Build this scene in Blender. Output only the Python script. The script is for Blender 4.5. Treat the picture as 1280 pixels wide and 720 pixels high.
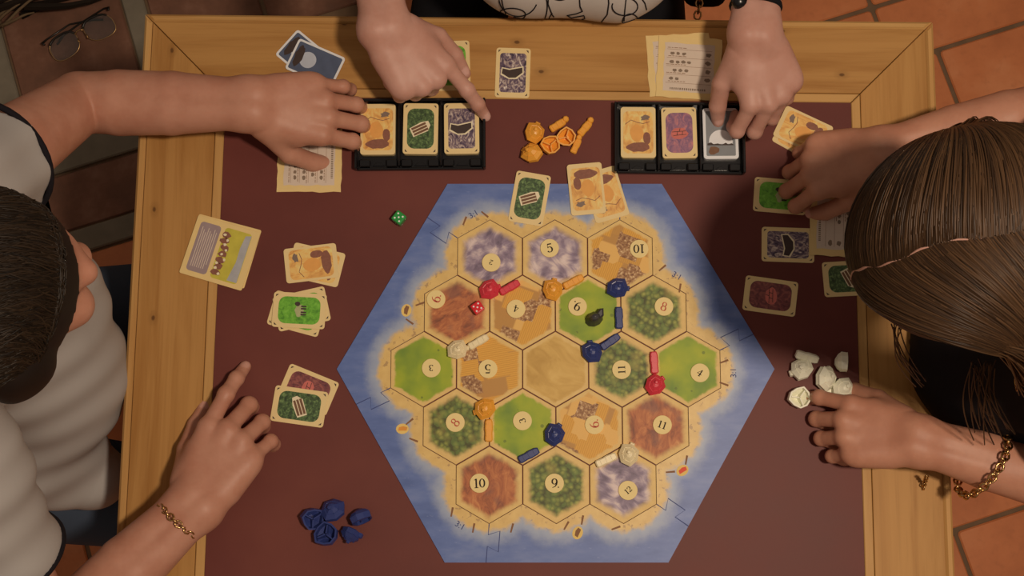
import bpy, math, random
import numpy as np
from mathutils import Vector, Matrix, Euler
from mathutils.bvhtree import BVHTree

random.seed(7); np.random.seed(7)
for o in list(bpy.data.objects): bpy.data.objects.remove(o, do_unlink=True)
scene = bpy.context.scene
COL = scene.collection
PI = math.pi; R = math.radians
TZ = 0.75                                   # height of the table top above the floor

# ------------------------------------------------------------------ camera
FPX, TILT, DIST = 1600.0, R(8.5), 1.55      # focal length in pixels of a 1280 wide frame
CAM = Vector((0, -DIST*math.sin(TILT), TZ + DIST*math.cos(TILT)))
cd = bpy.data.cameras.new('camera'); cam = bpy.data.objects.new('camera', cd); COL.objects.link(cam)
cd.sensor_width = 36; cd.lens = 36*FPX/1280; cd.clip_start = 0.02
cam.location = CAM; cam.rotation_euler = (TILT, 0, 0)
scene.camera = cam
_cz = Vector((0, -math.sin(TILT), math.cos(TILT))); _cx = Vector((1, 0, 0)); _cy = _cz.cross(_cx)
def P(px, py, z=0.0):
    """point of the place seen at a pixel of the photograph, z metres above the table top"""
    r = _cx*((px-640)/FPX) + _cy*((360-py)/FPX) - _cz
    return CAM + r*((TZ + z - CAM.z)/r.z)

# ------------------------------------------------------------------ world, lamp, exposure
w = bpy.data.worlds.new('room_light'); scene.world = w; w.use_nodes = True
w.node_tree.nodes['Background'].inputs[0].default_value = (1.0, 0.80, 0.64, 1)
w.node_tree.nodes['Background'].inputs[1].default_value = 0.19
ld = bpy.data.lights.new('ceiling_lamp', 'POINT'); ld.energy = 100; ld.color = (1.0, 0.80, 0.61); ld.shadow_soft_size = 0.085
lamp = bpy.data.objects.new('ceiling_lamp', ld); COL.objects.link(lamp); lamp.location = (0.60, -0.24, TZ+2.15)
vs = scene.view_settings
vs.view_transform = 'Standard'; vs.look = 'None'; vs.gamma = 1; vs.use_curve_mapping = False
vs.exposure = 0.0

# ------------------------------------------------------------------ colour and node helpers
def lin(v):
    v /= 255.0
    return v/12.92 if v <= 0.04045 else ((v+0.055)/1.055)**2.4
LIT = (0.66, 0.54, 0.42)                   # what a white surface on the table returns in this light
def A(r, g, b):
    """paint colour of a surface that looks (r,g,b) in the lamp light"""
    return tuple(min(0.92, lin(v)/l) for v, l in zip((r, g, b), LIT)) + (1.0,)

class G:
    def __init__(s, name):
        s.m = bpy.data.materials.new(name); s.m.use_nodes = True
        s.t = s.m.node_tree; s.b = s.t.nodes['Principled BSDF']
    def n(s, typ, **kw):
        nd = s.t.nodes.new(typ)
        for k, v in kw.items(): setattr(nd, k, v)
        return nd
    def put(s, sock, v):
        if isinstance(v, bpy.types.NodeSocket): s.t.links.new(v, sock)
        elif v is not None: sock.default_value = v
    def co(s, kind='Object'): return s.n('ShaderNodeTexCoord').outputs[kind]
    def rnd(s): return s.n('ShaderNodeObjectInfo').outputs['Random']
    def island(s): return s.n('ShaderNodeNewGeometry').outputs['Random Per Island']
    def mapv(s, v, scale=(1, 1, 1), rot=(0, 0, 0), loc=(0, 0, 0)):
        nd = s.n('ShaderNodeMapping'); s.put(nd.inputs[0], v)
        nd.inputs[1].default_value = loc; nd.inputs[2].default_value = rot; nd.inputs[3].default_value = scale
        return nd.outputs[0]
    def shift(s, v, k=3.0):
        """move the pattern by a random amount for each object"""
        c = s.n('ShaderNodeCombineXYZ'); r = s.math('MULTIPLY', s.rnd(), k); s.put(c.inputs[0], r); s.put(c.inputs[1], s.math('MULTIPLY', r, 1.7))
        a = s.n('ShaderNodeVectorMath', operation='ADD'); s.put(a.inputs[0], v); s.put(a.inputs[1], c.outputs[0]); return a.outputs[0]
    def noise(s, v, scale, detail=3, rough=0.5, dist=0.0):
        nd = s.n('ShaderNodeTexNoise'); s.put(nd.inputs['Vector'], v); nd.inputs['Scale'].default_value = scale
        nd.inputs['Detail'].default_value = detail; nd.inputs['Roughness'].default_value = rough; nd.inputs['Distortion'].default_value = dist
        return nd.outputs[0]
    def vor(s, v, scale, feature='F1', distance='EUCLIDEAN', rnd=1.0, dim='3D'):
        nd = s.n('ShaderNodeTexVoronoi', feature=feature, distance=distance, voronoi_dimensions=dim); s.put(nd.inputs['Vector'], v)
        nd.inputs['Scale'].default_value = scale; nd.inputs['Randomness'].default_value = rnd
        return nd.outputs['Distance'], nd.outputs['Color']
    def wave(s, v, scale, dist=2.0, detail=2, direction='X'):
        nd = s.n('ShaderNodeTexWave', bands_direction=direction); s.put(nd.inputs['Vector'], v); nd.inputs['Scale'].default_value = scale
        nd.inputs['Distortion'].default_value = dist; nd.inputs['Detail'].default_value = detail
        return nd.outputs['Fac']
    def math(s, op, a, b=0.0, c=0.0, clamp=False):
        nd = s.n('ShaderNodeMath', operation=op, use_clamp=clamp)
        s.put(nd.inputs[0], a); s.put(nd.inputs[1], b); s.put(nd.inputs[2], c); return nd.outputs[0]
    def step(s, v, a, b):
        nd = s.n('ShaderNodeMapRange', interpolation_type='SMOOTHSTEP'); s.put(nd.inputs[0], v)
        nd.inputs[1].default_value = a; nd.inputs[2].default_value = b; return nd.outputs[0]
    def ramp(s, f, stops):
        nd = s.n('ShaderNodeValToRGB'); s.put(nd.inputs[0], f); e = nd.color_ramp.elements
        while len(e) < len(stops): e.new(0.5)
        for q, (p, c) in zip(e, stops): q.position = p; q.color = c
        return nd.outputs[0]
    def mix(s, f, a, b, blend='MIX'):
        nd = s.n('ShaderNodeMix', data_type='RGBA', blend_type=blend)
        s.put(nd.inputs[0], f); s.put(nd.inputs[6], a); s.put(nd.inputs[7], b); return nd.outputs[2]
    def sep(s, v):
        nd = s.n('ShaderNodeSeparateXYZ'); s.put(nd.inputs[0], v); return nd.outputs
    def bump(s, h, strength=0.3, dist=0.001):
        nd = s.n('ShaderNodeBump'); s.put(nd.inputs['Height'], h); nd.inputs['Strength'].default_value = strength
        nd.inputs['Distance'].default_value = dist; s.put(s.b.inputs['Normal'], nd.outputs[0])
    def done(s, col, rough=0.5, spec=0.4, metal=0.0, coat=0.0, sss=0.0, trans=0.0):
        s.put(s.b.inputs['Base Color'], col); s.put(s.b.inputs['Roughness'], rough)
        s.b.inputs['Specular IOR Level'].default_value = spec; s.b.inputs['Metallic'].default_value = metal
        s.b.inputs['Coat Weight'].default_value = coat
        if sss:
            s.b.inputs['Subsurface Weight'].default_value = sss; s.b.inputs['Subsurface Radius'].default_value = (0.006, 0.0025, 0.0015)
            s.b.inputs['Subsurface Scale'].default_value = 1.0
        if trans: s.b.inputs['Transmission Weight'].default_value = trans
        return s.m

MAT = {}
def plain(name, col, rough=0.5, spec=0.4, var=0.12, scale=60.0, **kw):
    g = G(name); v = g.co(); f = g.noise(g.shift(v), scale, 3)
    dark = tuple(c*(1-var) for c in col[:3]) + (1,); light = tuple(min(1, c*(1+var)) for c in col[:3]) + (1,)
    MAT[name] = g.done(g.mix(f, dark, light), rough, spec, **kw); return MAT[name]

# ------------------------------------------------------------------ mesh helpers
class MB:
    def __init__(s): s.v = []; s.f = []; s.mi = []; s.cur = 0
    def face(s, idx): s.f.append(idx); s.mi.append(s.cur)
    def box(s, c, d, rot=None):
        i = len(s.v)
        for z in (-1, 1):
            for y in (-1, 1):
                for x in (-1, 1):
                    p = Vector((x*d[0]/2, y*d[1]/2, z*d[2]/2))
                    if rot is not None: p = rot @ p
                    s.v.append(tuple(p + Vector(c)))
        for q in ((0, 2, 3, 1), (4, 5, 7, 6), (0, 1, 5, 4), (2, 6, 7, 3), (0, 4, 6, 2), (1, 3, 7, 5)): s.face(tuple(i+k for k in q))
        return s
    def prism(s, poly, z0, z1, bev=0.0):
        """poly counter-clockwise; optional bevelled top edge"""
        n = len(poly); i = len(s.v)
        rings = [(poly, z0), (poly, z1-bev)]
        if bev:
            cx = sum(p[0] for p in poly)/n; cy = sum(p[1] for p in poly)/n
            ins = []
            for k in range(n):
                a = Vector(poly[k-1]); b = Vector(poly[k]); c = Vector(poly[(k+1) % n])
                n1 = Vector((-(b-a).y, (b-a).x)).normalized(); n2 = Vector((-(c-b).y, (c-b).x)).normalized()
                m = n1+n2; L = m.length
                m = m/L if L > 1e-6 else n1
                ins.append(tuple(b + m*(bev/max(0.35, m.dot(n1)))))
            rings.append((ins, z1))
        for pl, z in rings:
            for p in pl: s.v.append((p[0], p[1], z))
        for r in range(len(rings)-1):
            for k in range(n):
                a = i+r*n+k; b = i+r*n+(k+1) % n; s.face((a, b, b+n, a+n))
        s.face(tuple(i+k for k in reversed(range(n)))); s.face(tuple(i+(len(rings)-1)*n+k for k in range(n)))
        return s
    def flat(s, poly, z):
        i = len(s.v); s.v += [(p[0], p[1], z) for p in poly]; s.face(tuple(range(i, i+len(poly)))); return s
    def ribbon(s, pts, ws, z, closed=False):
        i = len(s.v); n = len(pts)
        for k in range(n):
            a = Vector(pts[k-1] if (k or closed) else pts[k]); b = Vector(pts[(k+1) % n] if (k < n-1 or closed) else pts[k])
            d = (b-a).normalized(); nn = Vector((-d.y, d.x)); wk = ws[k] if isinstance(ws, (list, tuple)) else ws
            p = Vector(pts[k])
            for sg in (-1, 1): q = p+nn*sg*wk/2; s.v.append((q.x, q.y, z))
        for k in range(n if closed else n-1):
            a = i+2*k; b = i+2*((k+1) % n); s.face((a, b, b+1, a+1))
        return s
    def tube(s, path, r, sides=8, closed=False, cap=True):
        n = len(path); i = len(s.v); path = [Vector(p) for p in path]; up = None
        for k in range(n):
            a = path[k-1] if (k or closed) else path[k]; b = path[(k+1) % n] if (k < n-1 or closed) else path[k]
            t = (b-a).normalized()
            if up is None: up = t.orthogonal().normalized()
            up = (up - t*up.dot(t)).normalized(); si = t.cross(up)
            rk = r[k] if isinstance(r, (list, tuple)) else r
            for q in range(sides):
                an = 2*PI*q/sides; s.v.append(tuple(path[k] + (up*math.cos(an)+si*math.sin(an))*rk))
        for k in range(n if closed else n-1):
            k2 = (k+1) % n
            for q in range(sides):
                q2 = (q+1) % sides; s.face((i+k*sides+q, i+k*sides+q2, i+k2*sides+q2, i+k2*sides+q))
        if cap and not closed:
            s.face(tuple(i+q for q in reversed(range(sides)))); s.face(tuple(i+(n-1)*sides+q for q in range(sides)))
        return s
    def lathe(s, prof, sides=16, c=(0, 0, 0), sx=1.0, sy=1.0, jit=None, turn=0.0):
        i = len(s.v); n = len(prof)
        for k, (r, z) in enumerate(prof):
            for q in range(sides):
                an = 2*PI*q/sides + turn; j = jit[q] if jit else 1.0
                s.v.append((c[0]+r*j*sx*math.cos(an), c[1]+r*j*sy*math.sin(an), c[2]+z))
        for k in range(n-1):
            for q in range(sides):
                q2 = (q+1) % sides; s.face((i+k*sides+q, i+k*sides+q2, i+(k+1)*sides+q2, i+(k+1)*sides+q))
        s.face(tuple(i+q for q in reversed(range(sides)))); s.face(tuple(i+(n-1)*sides+q for q in range(sides)))
        return s
    def ball(s, c, r, seg=10, rings=6, sc=(1, 1, 1)):
        prof = [(max(1e-5, r*math.sin(PI*k/rings)), -r*math.cos(PI*k/rings)) for k in range(rings+1)]
        i = len(s.v); s.lathe(prof, seg)
        for k in range(i, len(s.v)):
            v = s.v[k]; s.v[k] = (c[0]+v[0]*sc[0], c[1]+v[1]*sc[1], c[2]+v[2]*sc[2])
        return s
    def xform(s, m, start=0):
        for k in range(start, len(s.v)): s.v[k] = tuple(m @ Vector(s.v[k]))
        return s
    def mesh(s, name, mats, smooth=False):
        me = bpy.data.meshes.new(name); me.from_pydata(s.v, [], s.f)
        for m in (mats if isinstance(mats, (list, tuple)) else [mats]): me.materials.append(MAT[m] if isinstance(m, str) else m)
        me.polygons.foreach_set('material_index', s.mi)
        if smooth: me.polygons.foreach_set('use_smooth', [True]*len(me.polygons))
        me.update(); return me
    def build(s, name, mats, parent=None, loc=(0, 0, 0), rz=0.0, smooth=False): return link(name, s.mesh(name, mats, smooth), parent, loc, rz)

def link(name, me, parent=None, loc=(0, 0, 0), rz=0.0):
    o = bpy.data.objects.new(name, me); COL.objects.link(o); o.parent = parent
    o.location = loc; o.rotation_euler = (0, 0, rz); return o
def tag(o, label=None, cat=None, group=None, kind=None):
    for k, v in (('label', label), ('category', cat), ('group', group), ('kind', kind)):
        if v: o[k] = v
    return o
def empty(name, loc, rz=0.0):
    o = bpy.data.objects.new(name, None); COL.objects.link(o); o.location = loc; o.rotation_euler = (0, 0, rz); o.empty_display_size = 0.02; return o
def copy_tree(o, parent=None):
    c = o.copy(); COL.objects.link(c); c.parent = parent
    for ch in list(o.children): copy_tree(ch, c)
    return c
def rrect(w, h, r, seg=4):
    pts = []
    for cx, cy, a0 in ((w/2-r, h/2-r, 0), (-w/2+r, h/2-r, 90), (-w/2+r, -h/2+r, 180), (w/2-r, -h/2+r, 270)):
        for k in range(seg+1):
            a = R(a0+90*k/seg); pts.append((cx+r*math.cos(a), cy+r*math.sin(a)))
    return pts
def circ(r, n=20, c=(0, 0), sx=1, sy=1): return [(c[0]+r*sx*math.cos(2*PI*k/n), c[1]+r*sy*math.sin(2*PI*k/n)) for k in range(n)]
def rot2(p, a): return (p[0]*math.cos(a)-p[1]*math.sin(a), p[0]*math.sin(a)+p[1]*math.cos(a))
def font_mesh(name, text, size, mat, extr=0.0):
    cu = bpy.data.curves.new(name, 'FONT'); cu.body = text; cu.size = size; cu.align_x = 'CENTER'; cu.align_y = 'CENTER'; cu.extrude = extr
    o = bpy.data.objects.new(name, cu); COL.objects.link(o); dg = bpy.context.evaluated_depsgraph_get()
    me = bpy.data.meshes.new_from_object(o.evaluated_get(dg)); bpy.data.objects.remove(o); bpy.data.curves.remove(cu)
    me.materials.clear(); me.materials.append(MAT[mat]); return me
# ------------------------------------------------------------------ floor of terracotta tiles
g = G('terracotta'); v = g.shift(g.co(), 5)
f1 = g.noise(v, 7, 5, 0.6); f2 = g.noise(v, 60, 4, 0.6)
c = g.ramp(f1, [(0.3, (0.54, 0.175, 0.065, 1)), (0.55, (0.68, 0.235, 0.09, 1)), (0.75, (0.76, 0.31, 0.14, 1))])
c = g.mix(g.math('MULTIPLY', g.step(f2, 0.5, 0.75), 0.25), c, (0.40, 0.13, 0.055, 1))
g.bump(f2, 0.25, 0.0008); MAT['terracotta'] = g.done(c, 0.5, 0.35)
g = G('shaded_brick'); v = g.shift(g.co(), 5); f1 = g.noise(v, 14, 5, 0.65); f2 = g.noise(v, 90, 4, 0.6)
c = g.ramp(f1, [(0.3, (0.15, 0.075, 0.05, 1)), (0.55, (0.22, 0.105, 0.068, 1)), (0.75, (0.30, 0.16, 0.11, 1))]); g.bump(f2, 0.4, 0.001); MAT['shaded_brick'] = g.done(c, 0.75, 0.25)  # darker, browner floor colour; shade of the dim far-left corner is painted in
plain('grout', (0.20, 0.13, 0.08, 1), 0.9, 0.1, 0.25, 40)
plain('grey_stone', (0.24, 0.21, 0.16, 1), 0.85, 0.2, 0.25, 30)

FA = R(17.8)
def fw(u, v): return (u*math.cos(FA)-v*math.sin(FA), u*math.sin(FA)+v*math.cos(FA))
floor = MB().box((0, 0, -0.052), (9.6, 9.6, 0.096)).build('floor', 'grout'); tag(floor, 'terracotta tiled floor with sunken grout lines', None, None, 'structure')
tile_cache = {}
def floor_tile(u0, u1, v0, v1, j=0.004, z1=0.0, mat='terracotta', name='tile'):
    key = (round(u1-u0, 4), round(v1-v0, 4), mat, j)
    if key not in tile_cache:
        a, b = (u1-u0)/2-j, (v1-v0)/2-j
        tile_cache[key] = MB().prism(rrect(2*a, 2*b, 0.006, 2), -0.012, 0.0, 0.0025).mesh(name, mat)
    x, y = fw((u0+u1)/2, (v0+v1)/2); link(name, tile_cache[key], floor, (x, y, z1), FA)
rows = [(-2.60, -2.188, .20), (-2.188, -1.776, .33), (-1.776, -1.364, .05), (-1.364, -0.952, .22), (-0.952, -0.540, .642), (-0.540, -0.071, -.815), (-0.071, 0.291, .922), (0.291, 0.405, .835)]
for v0, v1, off in rows:
    k0 = math.floor((-2.6-off)/0.433)
    for k in range(k0, k0+13): floor_tile(off+0.433*k, off+0.433*(k+1), v0, v1)
v0 = 0.405
for i, off in enumerate([.835, .62, .75, .835, .9]):      # rows behind the table; the grey stone border lies to their left
    v1 = v0 + (0.298 if i == 0 else 0.412)
    for k in range(-3, 5):
        u0 = off+0.433*k
        if u0 > -0.40: floor_tile(u0, u0+0.433, v0, v1, 0.004, 0, *(('shaded_brick', 'brick') if i and u0 < 0.05 else ('terracotta', 'tile')))  # leftmost far tiles take the darkened brick colour as painted shade
    v0 = v1
    if i == 0: VB = v1
# low border of small tiles set between broad grey stone strips, where the spectacles lie
ub = -0.475
floor_tile(-1.60, ub+0.02, 0.405, 0.450, 0.001, 0.004, 'grey_stone', 'stone_strip')
floor_tile(-1.60, ub+0.02, 0.560, 0.620, 0.001, 0.006, 'grey_stone', 'stone_strip')
for k in range(5): floor_tile(-0.735-0.26*k, ub-0.26*k+0.02, 0.450, 0.560, 0.003, 0, 'shaded_brick', 'brick')
for k in range(4):
    uu = ub-0.268*k
    floor_tile(uu-0.02, uu+0.022, 0.620, 0.905, 0.001, 0.004, 'grey_stone', 'stone_strip')
    floor_tile(uu-0.246, uu-0.02, 0.620, 0.905, 0.003, 0, 'shaded_brick', 'brick')
floor_tile(-1.60, ub+0.02, 0.905, 0.955, 0.001, 0.004, 'grey_stone', 'stone_strip')
for i in range(3):
    for k in range(4): floor_tile(-0.48-0.30*(k+1), -0.48-0.30*k, 0.955+0.33*i, 1.285+0.33*i, 0.003, 0, 'shaded_brick', 'brick')
for i in range(3):
    floor_tile(-0.453, (.62, .75, .835)[i]-0.433*2-0.0 if i == 0 else -0.40, 0.703+0.412*i, 1.115+0.412*i, 0.004, 0, 'shaded_brick', 'brick')

# ------------------------------------------------------------------ plain room walls, beyond the picture
plain('warm_plaster', (0.52, 0.42, 0.30, 1), 0.9, 0.1, 0.06, 3)
for nm, c_, d_ in (('wall_back', (0, 4.75, 1.45), (9.6, 0.1, 2.9)), ('wall_front', (0, -4.75, 1.45), (9.6, 0.1, 2.9)), ('wall_left', (-4.75, 0, 1.45), (0.1, 9.4, 2.9)), ('wall_right', (4.75, 0, 1.45), (0.1, 9.4, 2.9))):
    tag(MB().box((0, 0, 0), d_).build(nm, 'warm_plaster', None, c_), 'plain warm plaster room wall', None, None, 'structure')

# ------------------------------------------------------------------ the table
def wood(name, base, dark, knots=True):
    g = G(name); v = g.shift(g.co(), 7)
    st = g.mapv(v, (2.2, 38, 38)); f = g.noise(st, 1.0, 5, 0.62, 0.6); fine = g.noise(g.mapv(v, (9, 330, 330)), 1.0, 2, 0.5)
    big = g.noise(g.mapv(v, (1.2, 5, 5)), 1.6, 2)
    c = g.mix(g.step(f, 0.38, 0.70), base, dark)
    c = g.mix(g.math('MULTIPLY', g.step(big, 0.4, 0.75), 0.35), c, tuple(x*1.22 for x in base[:3])+(1,))
    c = g.mix(g.math('MULTIPLY', g.step(fine, 0.5, 0.8), 0.16), c, tuple(x*0.55 for x in dark[:3])+(1,))
    if knots:
        d, _ = g.vor(g.mapv(v, (7.5, 12, 1)), 1.0, dim='2D')
        d2 = g.math('ADD', d, g.math('MULTIPLY', g.math('SUBTRACT', g.noise(v, 140, 2), 0.5), 0.02))
        c = g.mix(g.math('MULTIPLY', g.math('SUBTRACT', 1.0, g.step(d2, 0.014, 0.034)), 0.85), c, (0.07, 0.025, 0.01, 1))
        ring = g.math('MULTIPLY', g.math('SUBTRACT', 1.0, g.step(d2, 0.03, 0.10)), 0.30)
        c = g.mix(ring, c, tuple(x*0.62 for x in dark[:3])+(1,))
    g.bump(f, 0.05, 0.0005); MAT[name] = g.done(c, 0.5, 0.25); return MAT[name]
wood('pine', A(158, 108, 54), A(138, 88, 38))
wood('pine_light', A(170, 122, 66), A(154, 104, 52), False)
g = G('burgundy_leather'); v = g.co(); f1 = g.noise(v, 5, 4, 0.55); f2 = g.noise(v, 260, 3, 0.6)
c = g.ramp(f1, [(0.25, A(80, 34, 26)), (0.55, A(92, 41, 31)), (0.8, A(101, 48, 35))]); g.bump(f2, 0.12, 0.0004)
MAT['burgundy_leather'] = g.done(c, g.math('ADD', 0.46, g.math('MULTIPLY', f1, 0.14)), 0.28)

TA = R(-0.6); HX, HY = 0.4935, 0.4465
table = empty('table', (0.029, -0.104, 0), TA)
tag(table, 'pine table with mitred frame and burgundy leather top under the game board', 'table')
def ring_board(name, i0, i1, z0, z1, mat, bev, side):
    a, b = (HX, HY) if side in 'TB' else (HY, HX)
    g_ = 0.0006
    poly = [(-a+i1+g_, -(i1-i0)), (a-i1-g_, -(i1-i0)), (a-i0-g_, 0), (-a+i0+g_, 0)]
    loc, rz = {'T': ((0, HY-i0, TZ), 0), 'B': ((0, -HY+i0, TZ), PI), 'L': ((-HX+i0, 0, TZ), PI/2), 'R': ((HX-i0, 0, TZ), -PI/2)}[side]
    MB().prism(poly, z0, z1, bev).build(name, mat, table, loc, rz)
for sd in 'TBLR':
    ring_board('edge_moulding', 0.0, 0.0105, -0.034, -0.0012, 'pine_light', 0.003, sd)
    ring_board('frame_board', 0.0112, 0.0945, -0.030, 0.0, 'pine', 0.0006, sd)
    ring_board('inner_moulding', 0.0951, 0.1062, -0.030, 0.0, 'pine_light', 0.001, sd)
MB().box((0, 0, TZ-0.0155), (2*HX-0.2134, 2*HY-0.2134, 0.031)).build('leather_panel', 'burgundy_leather', table)
for sx in (-1, 1):
    MB().box((0, 0, 0), (0.022, 2*HY-0.20, 0.085)).build('apron', 'pine', table, (sx*(HX-0.075), 0, TZ-0.0765))
    for sy in (-1, 1): MB().prism(rrect(0.06, 0.06, 0.008, 2), 0, TZ-0.034).build('leg', 'pine', table, (sx*(HX-0.06), sy*(HY-0.06), 0))
for sy in (-1, 1): MB().box((0, 0, 0), (2*HX-0.20, 0.022, 0.085)).build('apron', 'pine', table, (0, sy*(HY-0.075), TZ-0.0765))
# ------------------------------------------------------------------ the game board
BX, BY = 0.0522, -0.0985          # centre of the board
FLAT = 0.0791                     # tile width between flats
CR = FLAT/math.sqrt(3)            # tile circumradius
TH = 0.0022                       # thickness of card board
OUT = 0.2622                      # circumradius of the sea frame
def hexcorner(k, r=CR): return (r*math.cos(R(30+60*k)), r*math.sin(R(30+60*k)))
cells = []
for r_ in range(-2, 3):
    n = 5-abs(r_)
    for k in range(n): cells.append(((k-(n-1)/2)*FLAT, -r_*CR*1.5, r_, k))

# printed terrain
def hexmask(g, a, b, wob=0.0030):
    v = g.co(); x, y, _ = g.sep(v); ax = g.math('ABSOLUTE', x); ay = g.math('ABSOLUTE', y)
    d = g.math('MAXIMUM', ax, g.math('ADD', g.math('MULTIPLY', ax, 0.5), g.math('MULTIPLY', ay, 0.8660254)))
    nz = g.math('MULTIPLY', g.math('SUBTRACT', g.noise(g.shift(v), 130, 3), 0.5), wob*2)
    return g.step(g.math('ADD', d, nz), a, b)
SAND = A(196, 152, 84)
def terrain(name, fn, a=0.0315, b=0.0365, rough=0.5):
    g = G(name); v = g.shift(g.co(), 4); art = fn(g, v)
    sand = g.mix(g.noise(v, 120, 3), A(186, 142, 76), A(204, 162, 94))
    MAT[name] = g.done(g.mix(hexmask(g, a, b), art, sand), rough, 0.35)
def art_pasture(g, v):
    c = g.ramp(g.noise(v, 26, 3), [(0.28, A(96, 112, 34)), (0.5, A(128, 134, 30)), (0.72, A(152, 146, 30))])
    d, k = g.vor(v, 75); tuft = g.math('MULTIPLY', g.math('LESS_THAN', d, 0.16), g.step(g.noise(v, 50, 1), 0.5, 0.56))
    return g.mix(g.math('MULTIPLY', tuft, 0.7), c, A(86, 92, 30))
def art_forest(g, v):
    w_ = g.n('ShaderNodeVectorMath', operation='ADD'); nz = g.n('ShaderNodeTexNoise'); g.put(nz.inputs['Vector'], v); nz.inputs['Scale'].default_value = 160
    sc = g.n('ShaderNodeVectorMath', operation='SCALE'); g.put(sc.inputs[0], nz.outputs['Color']); sc.inputs['Scale'].default_value = 0.004
    g.put(w_.inputs[0], v); g.put(w_.inputs[1], sc.outputs[0])
    d, k = g.vor(w_.outputs[0], 165); r, _, _ = g.sep(k)
    c = g.ramp(d, [(0.0, A(150, 140, 66)), (0.28, A(120, 116, 48)), (0.55, A(86, 86, 36)), (0.8, A(66, 62, 28))])
    c = g.mix(g.math('MULTIPLY', g.step(r, 0.3, 0.9), 0.55), c, A(92, 104, 46))
    return g.mix(g.math('MULTIPLY', g.step(g.noise(v, 38, 2), 0.52, 0.72), 0.45), c, A(150, 124, 58))
def art_hills(g, v):
    s = g.mapv(v, (1.0, 0.45, 1), (0, 0, 0.5)); c = g.ramp(g.noise(s, 95, 5, 0.65, 1.0), [(0.3, A(104, 54, 34)), (0.47, A(150, 80, 44)), (0.62, A(172, 100, 54)), (0.78, A(194, 134, 76))])
    return g.mix(g.math('MULTIPLY', g.step(g.noise(v, 34, 2), 0.52, 0.66), 0.55), c, A(104, 66, 54))
def art_rock(g, v):
    s = g.mapv(v, (1, 0.6, 1), (0, 0, 0.9)); n1 = g.noise(s, 52, 5, 0.62, 1.6); d, k = g.vor(v, 85, 'SMOOTH_F1')
    f = g.math('ADD', g.math('MULTIPLY', n1, 0.75), g.math('MULTIPLY', d, 0.4))
    return g.ramp(f, [(0.36, A(96, 76, 82)), (0.5, A(124, 100, 104)), (0.58, A(152, 126, 122)), (0.68, A(186, 156, 138)), (0.8, A(200, 170, 150))])
def art_field(g, v):
    s = g.mapv(v, (1, 1, 1), (0, 0, 0.35)); d, k = g.vor(s, 38, 'F1', 'CHEBYCHEV', 0.8); r, q, _ = g.sep(k)
    spk = g.noise(v, 330, 3, 0.7)
    gold = g.mix(g.wave(s, 130, 1.5, 2), A(182, 122, 42), A(196, 136, 50))
    brown = g.ramp(spk, [(0.35, A(104, 62, 36)), (0.52, A(146, 98, 56)), (0.68, A(198, 158, 108))])
    c = g.mix(g.math('GREATER_THAN', r, 0.66), gold, brown)
    c = g.mix(g.math('GREATER_THAN', q, 0.78), c, A(200, 146, 72))
    return g.mix(g.step(d, 0.52, 0.62), c, A(164, 112, 52))
def art_desert(g, v):
    return g.ramp(g.noise(g.mapv(v, (1, 0.5, 1), (0, 0, -0.7)), 46, 4, 0.55, 1.2), [(0.3, A(166, 120, 52)), (0.5, A(184, 138, 66)), (0.72, A(198, 154, 82))])
terrain('print_pasture', art_pasture, 0.0325, 0.036); terrain('print_forest', art_forest, 0.0275, 0.0350); terrain('print_hills', art_hills, 0.0280, 0.0365)
terrain('print_rock', art_rock, 0.0265, 0.0355); terrain('print_field', art_field, 0.0325, 0.036); terrain('print_desert', art_desert, 0.033, 0.0365)
g = G('print_sea'); v = g.co(); chain = None
for (x, y, r_, k) in cells:
    nd = g.n('ShaderNodeVectorMath', operation='DISTANCE'); g.put(nd.inputs[0], g.mapv(v, (1, 1, 0))); nd.inputs[1].default_value = (x, y, 0)
    chain = nd.outputs['Value'] if chain is None else g.math('MINIMUM', chain, nd.outputs['Value'])
nz = g.math('MULTIPLY', g.math('SUBTRACT', g.noise(v, 75, 4, 0.6), 0.5), 0.016); dd = g.math('ADD', chain, nz)
sea = g.ramp(g.noise(g.mapv(v, (1, 3.0, 1)), 16, 5, 0.6), [(0.3, A(70, 82, 116)), (0.5, A(82, 93, 126)), (0.72, A(100, 106, 132))])
sea = g.mix(g.math('MULTIPLY', g.step(g.noise(g.mapv(v, (1, 4, 1)), 90, 4, 0.7), 0.62, 0.74), 0.30), sea, A(150, 148, 160))
shal = g.mix(g.math('SUBTRACT', 1.0, g.step(dd, 0.056, 0.076)), sea, A(138, 136, 138))
sand = g.mix(g.noise(v, 110, 4), A(178, 134, 70), A(206, 162, 92))
sand = g.mix(g.math('MULTIPLY', g.step(g.noise(v, 150, 3), 0.60, 0.68), 0.6), sand, A(130, 92, 60))
MAT['print_sea'] = g.done(g.mix(g.math('SUBTRACT', 1.0, g.step(dd, 0.0500, 0.0585)), shal, sand), 0.42, 0.4)
plain('board_edge', A(196, 176, 150), 0.7, 0.2)
plain('ink', A(38, 26, 18), 0.6, 0.2); plain('ink_red', A(168, 72, 52), 0.6, 0.2); plain('ink_grey', A(116, 92, 70), 0.6, 0.2)
plain('ink_blue', A(58, 62, 92), 0.6, 0.2)
plain('token_cream', A(208, 170, 106), 0.55, 0.3, 0.05); plain('print_white', A(176, 172, 172), 0.6, 0.2)
plain('print_brown', A(120, 78, 48), 0.6, 0.2); plain('print_orange', A(196, 122, 48), 0.6, 0.2); plain('print_scarlet', A(196, 72, 48), 0.6, 0.2); plain('print_ochre', A(206, 160, 84), 0.6, 0.2)

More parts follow.
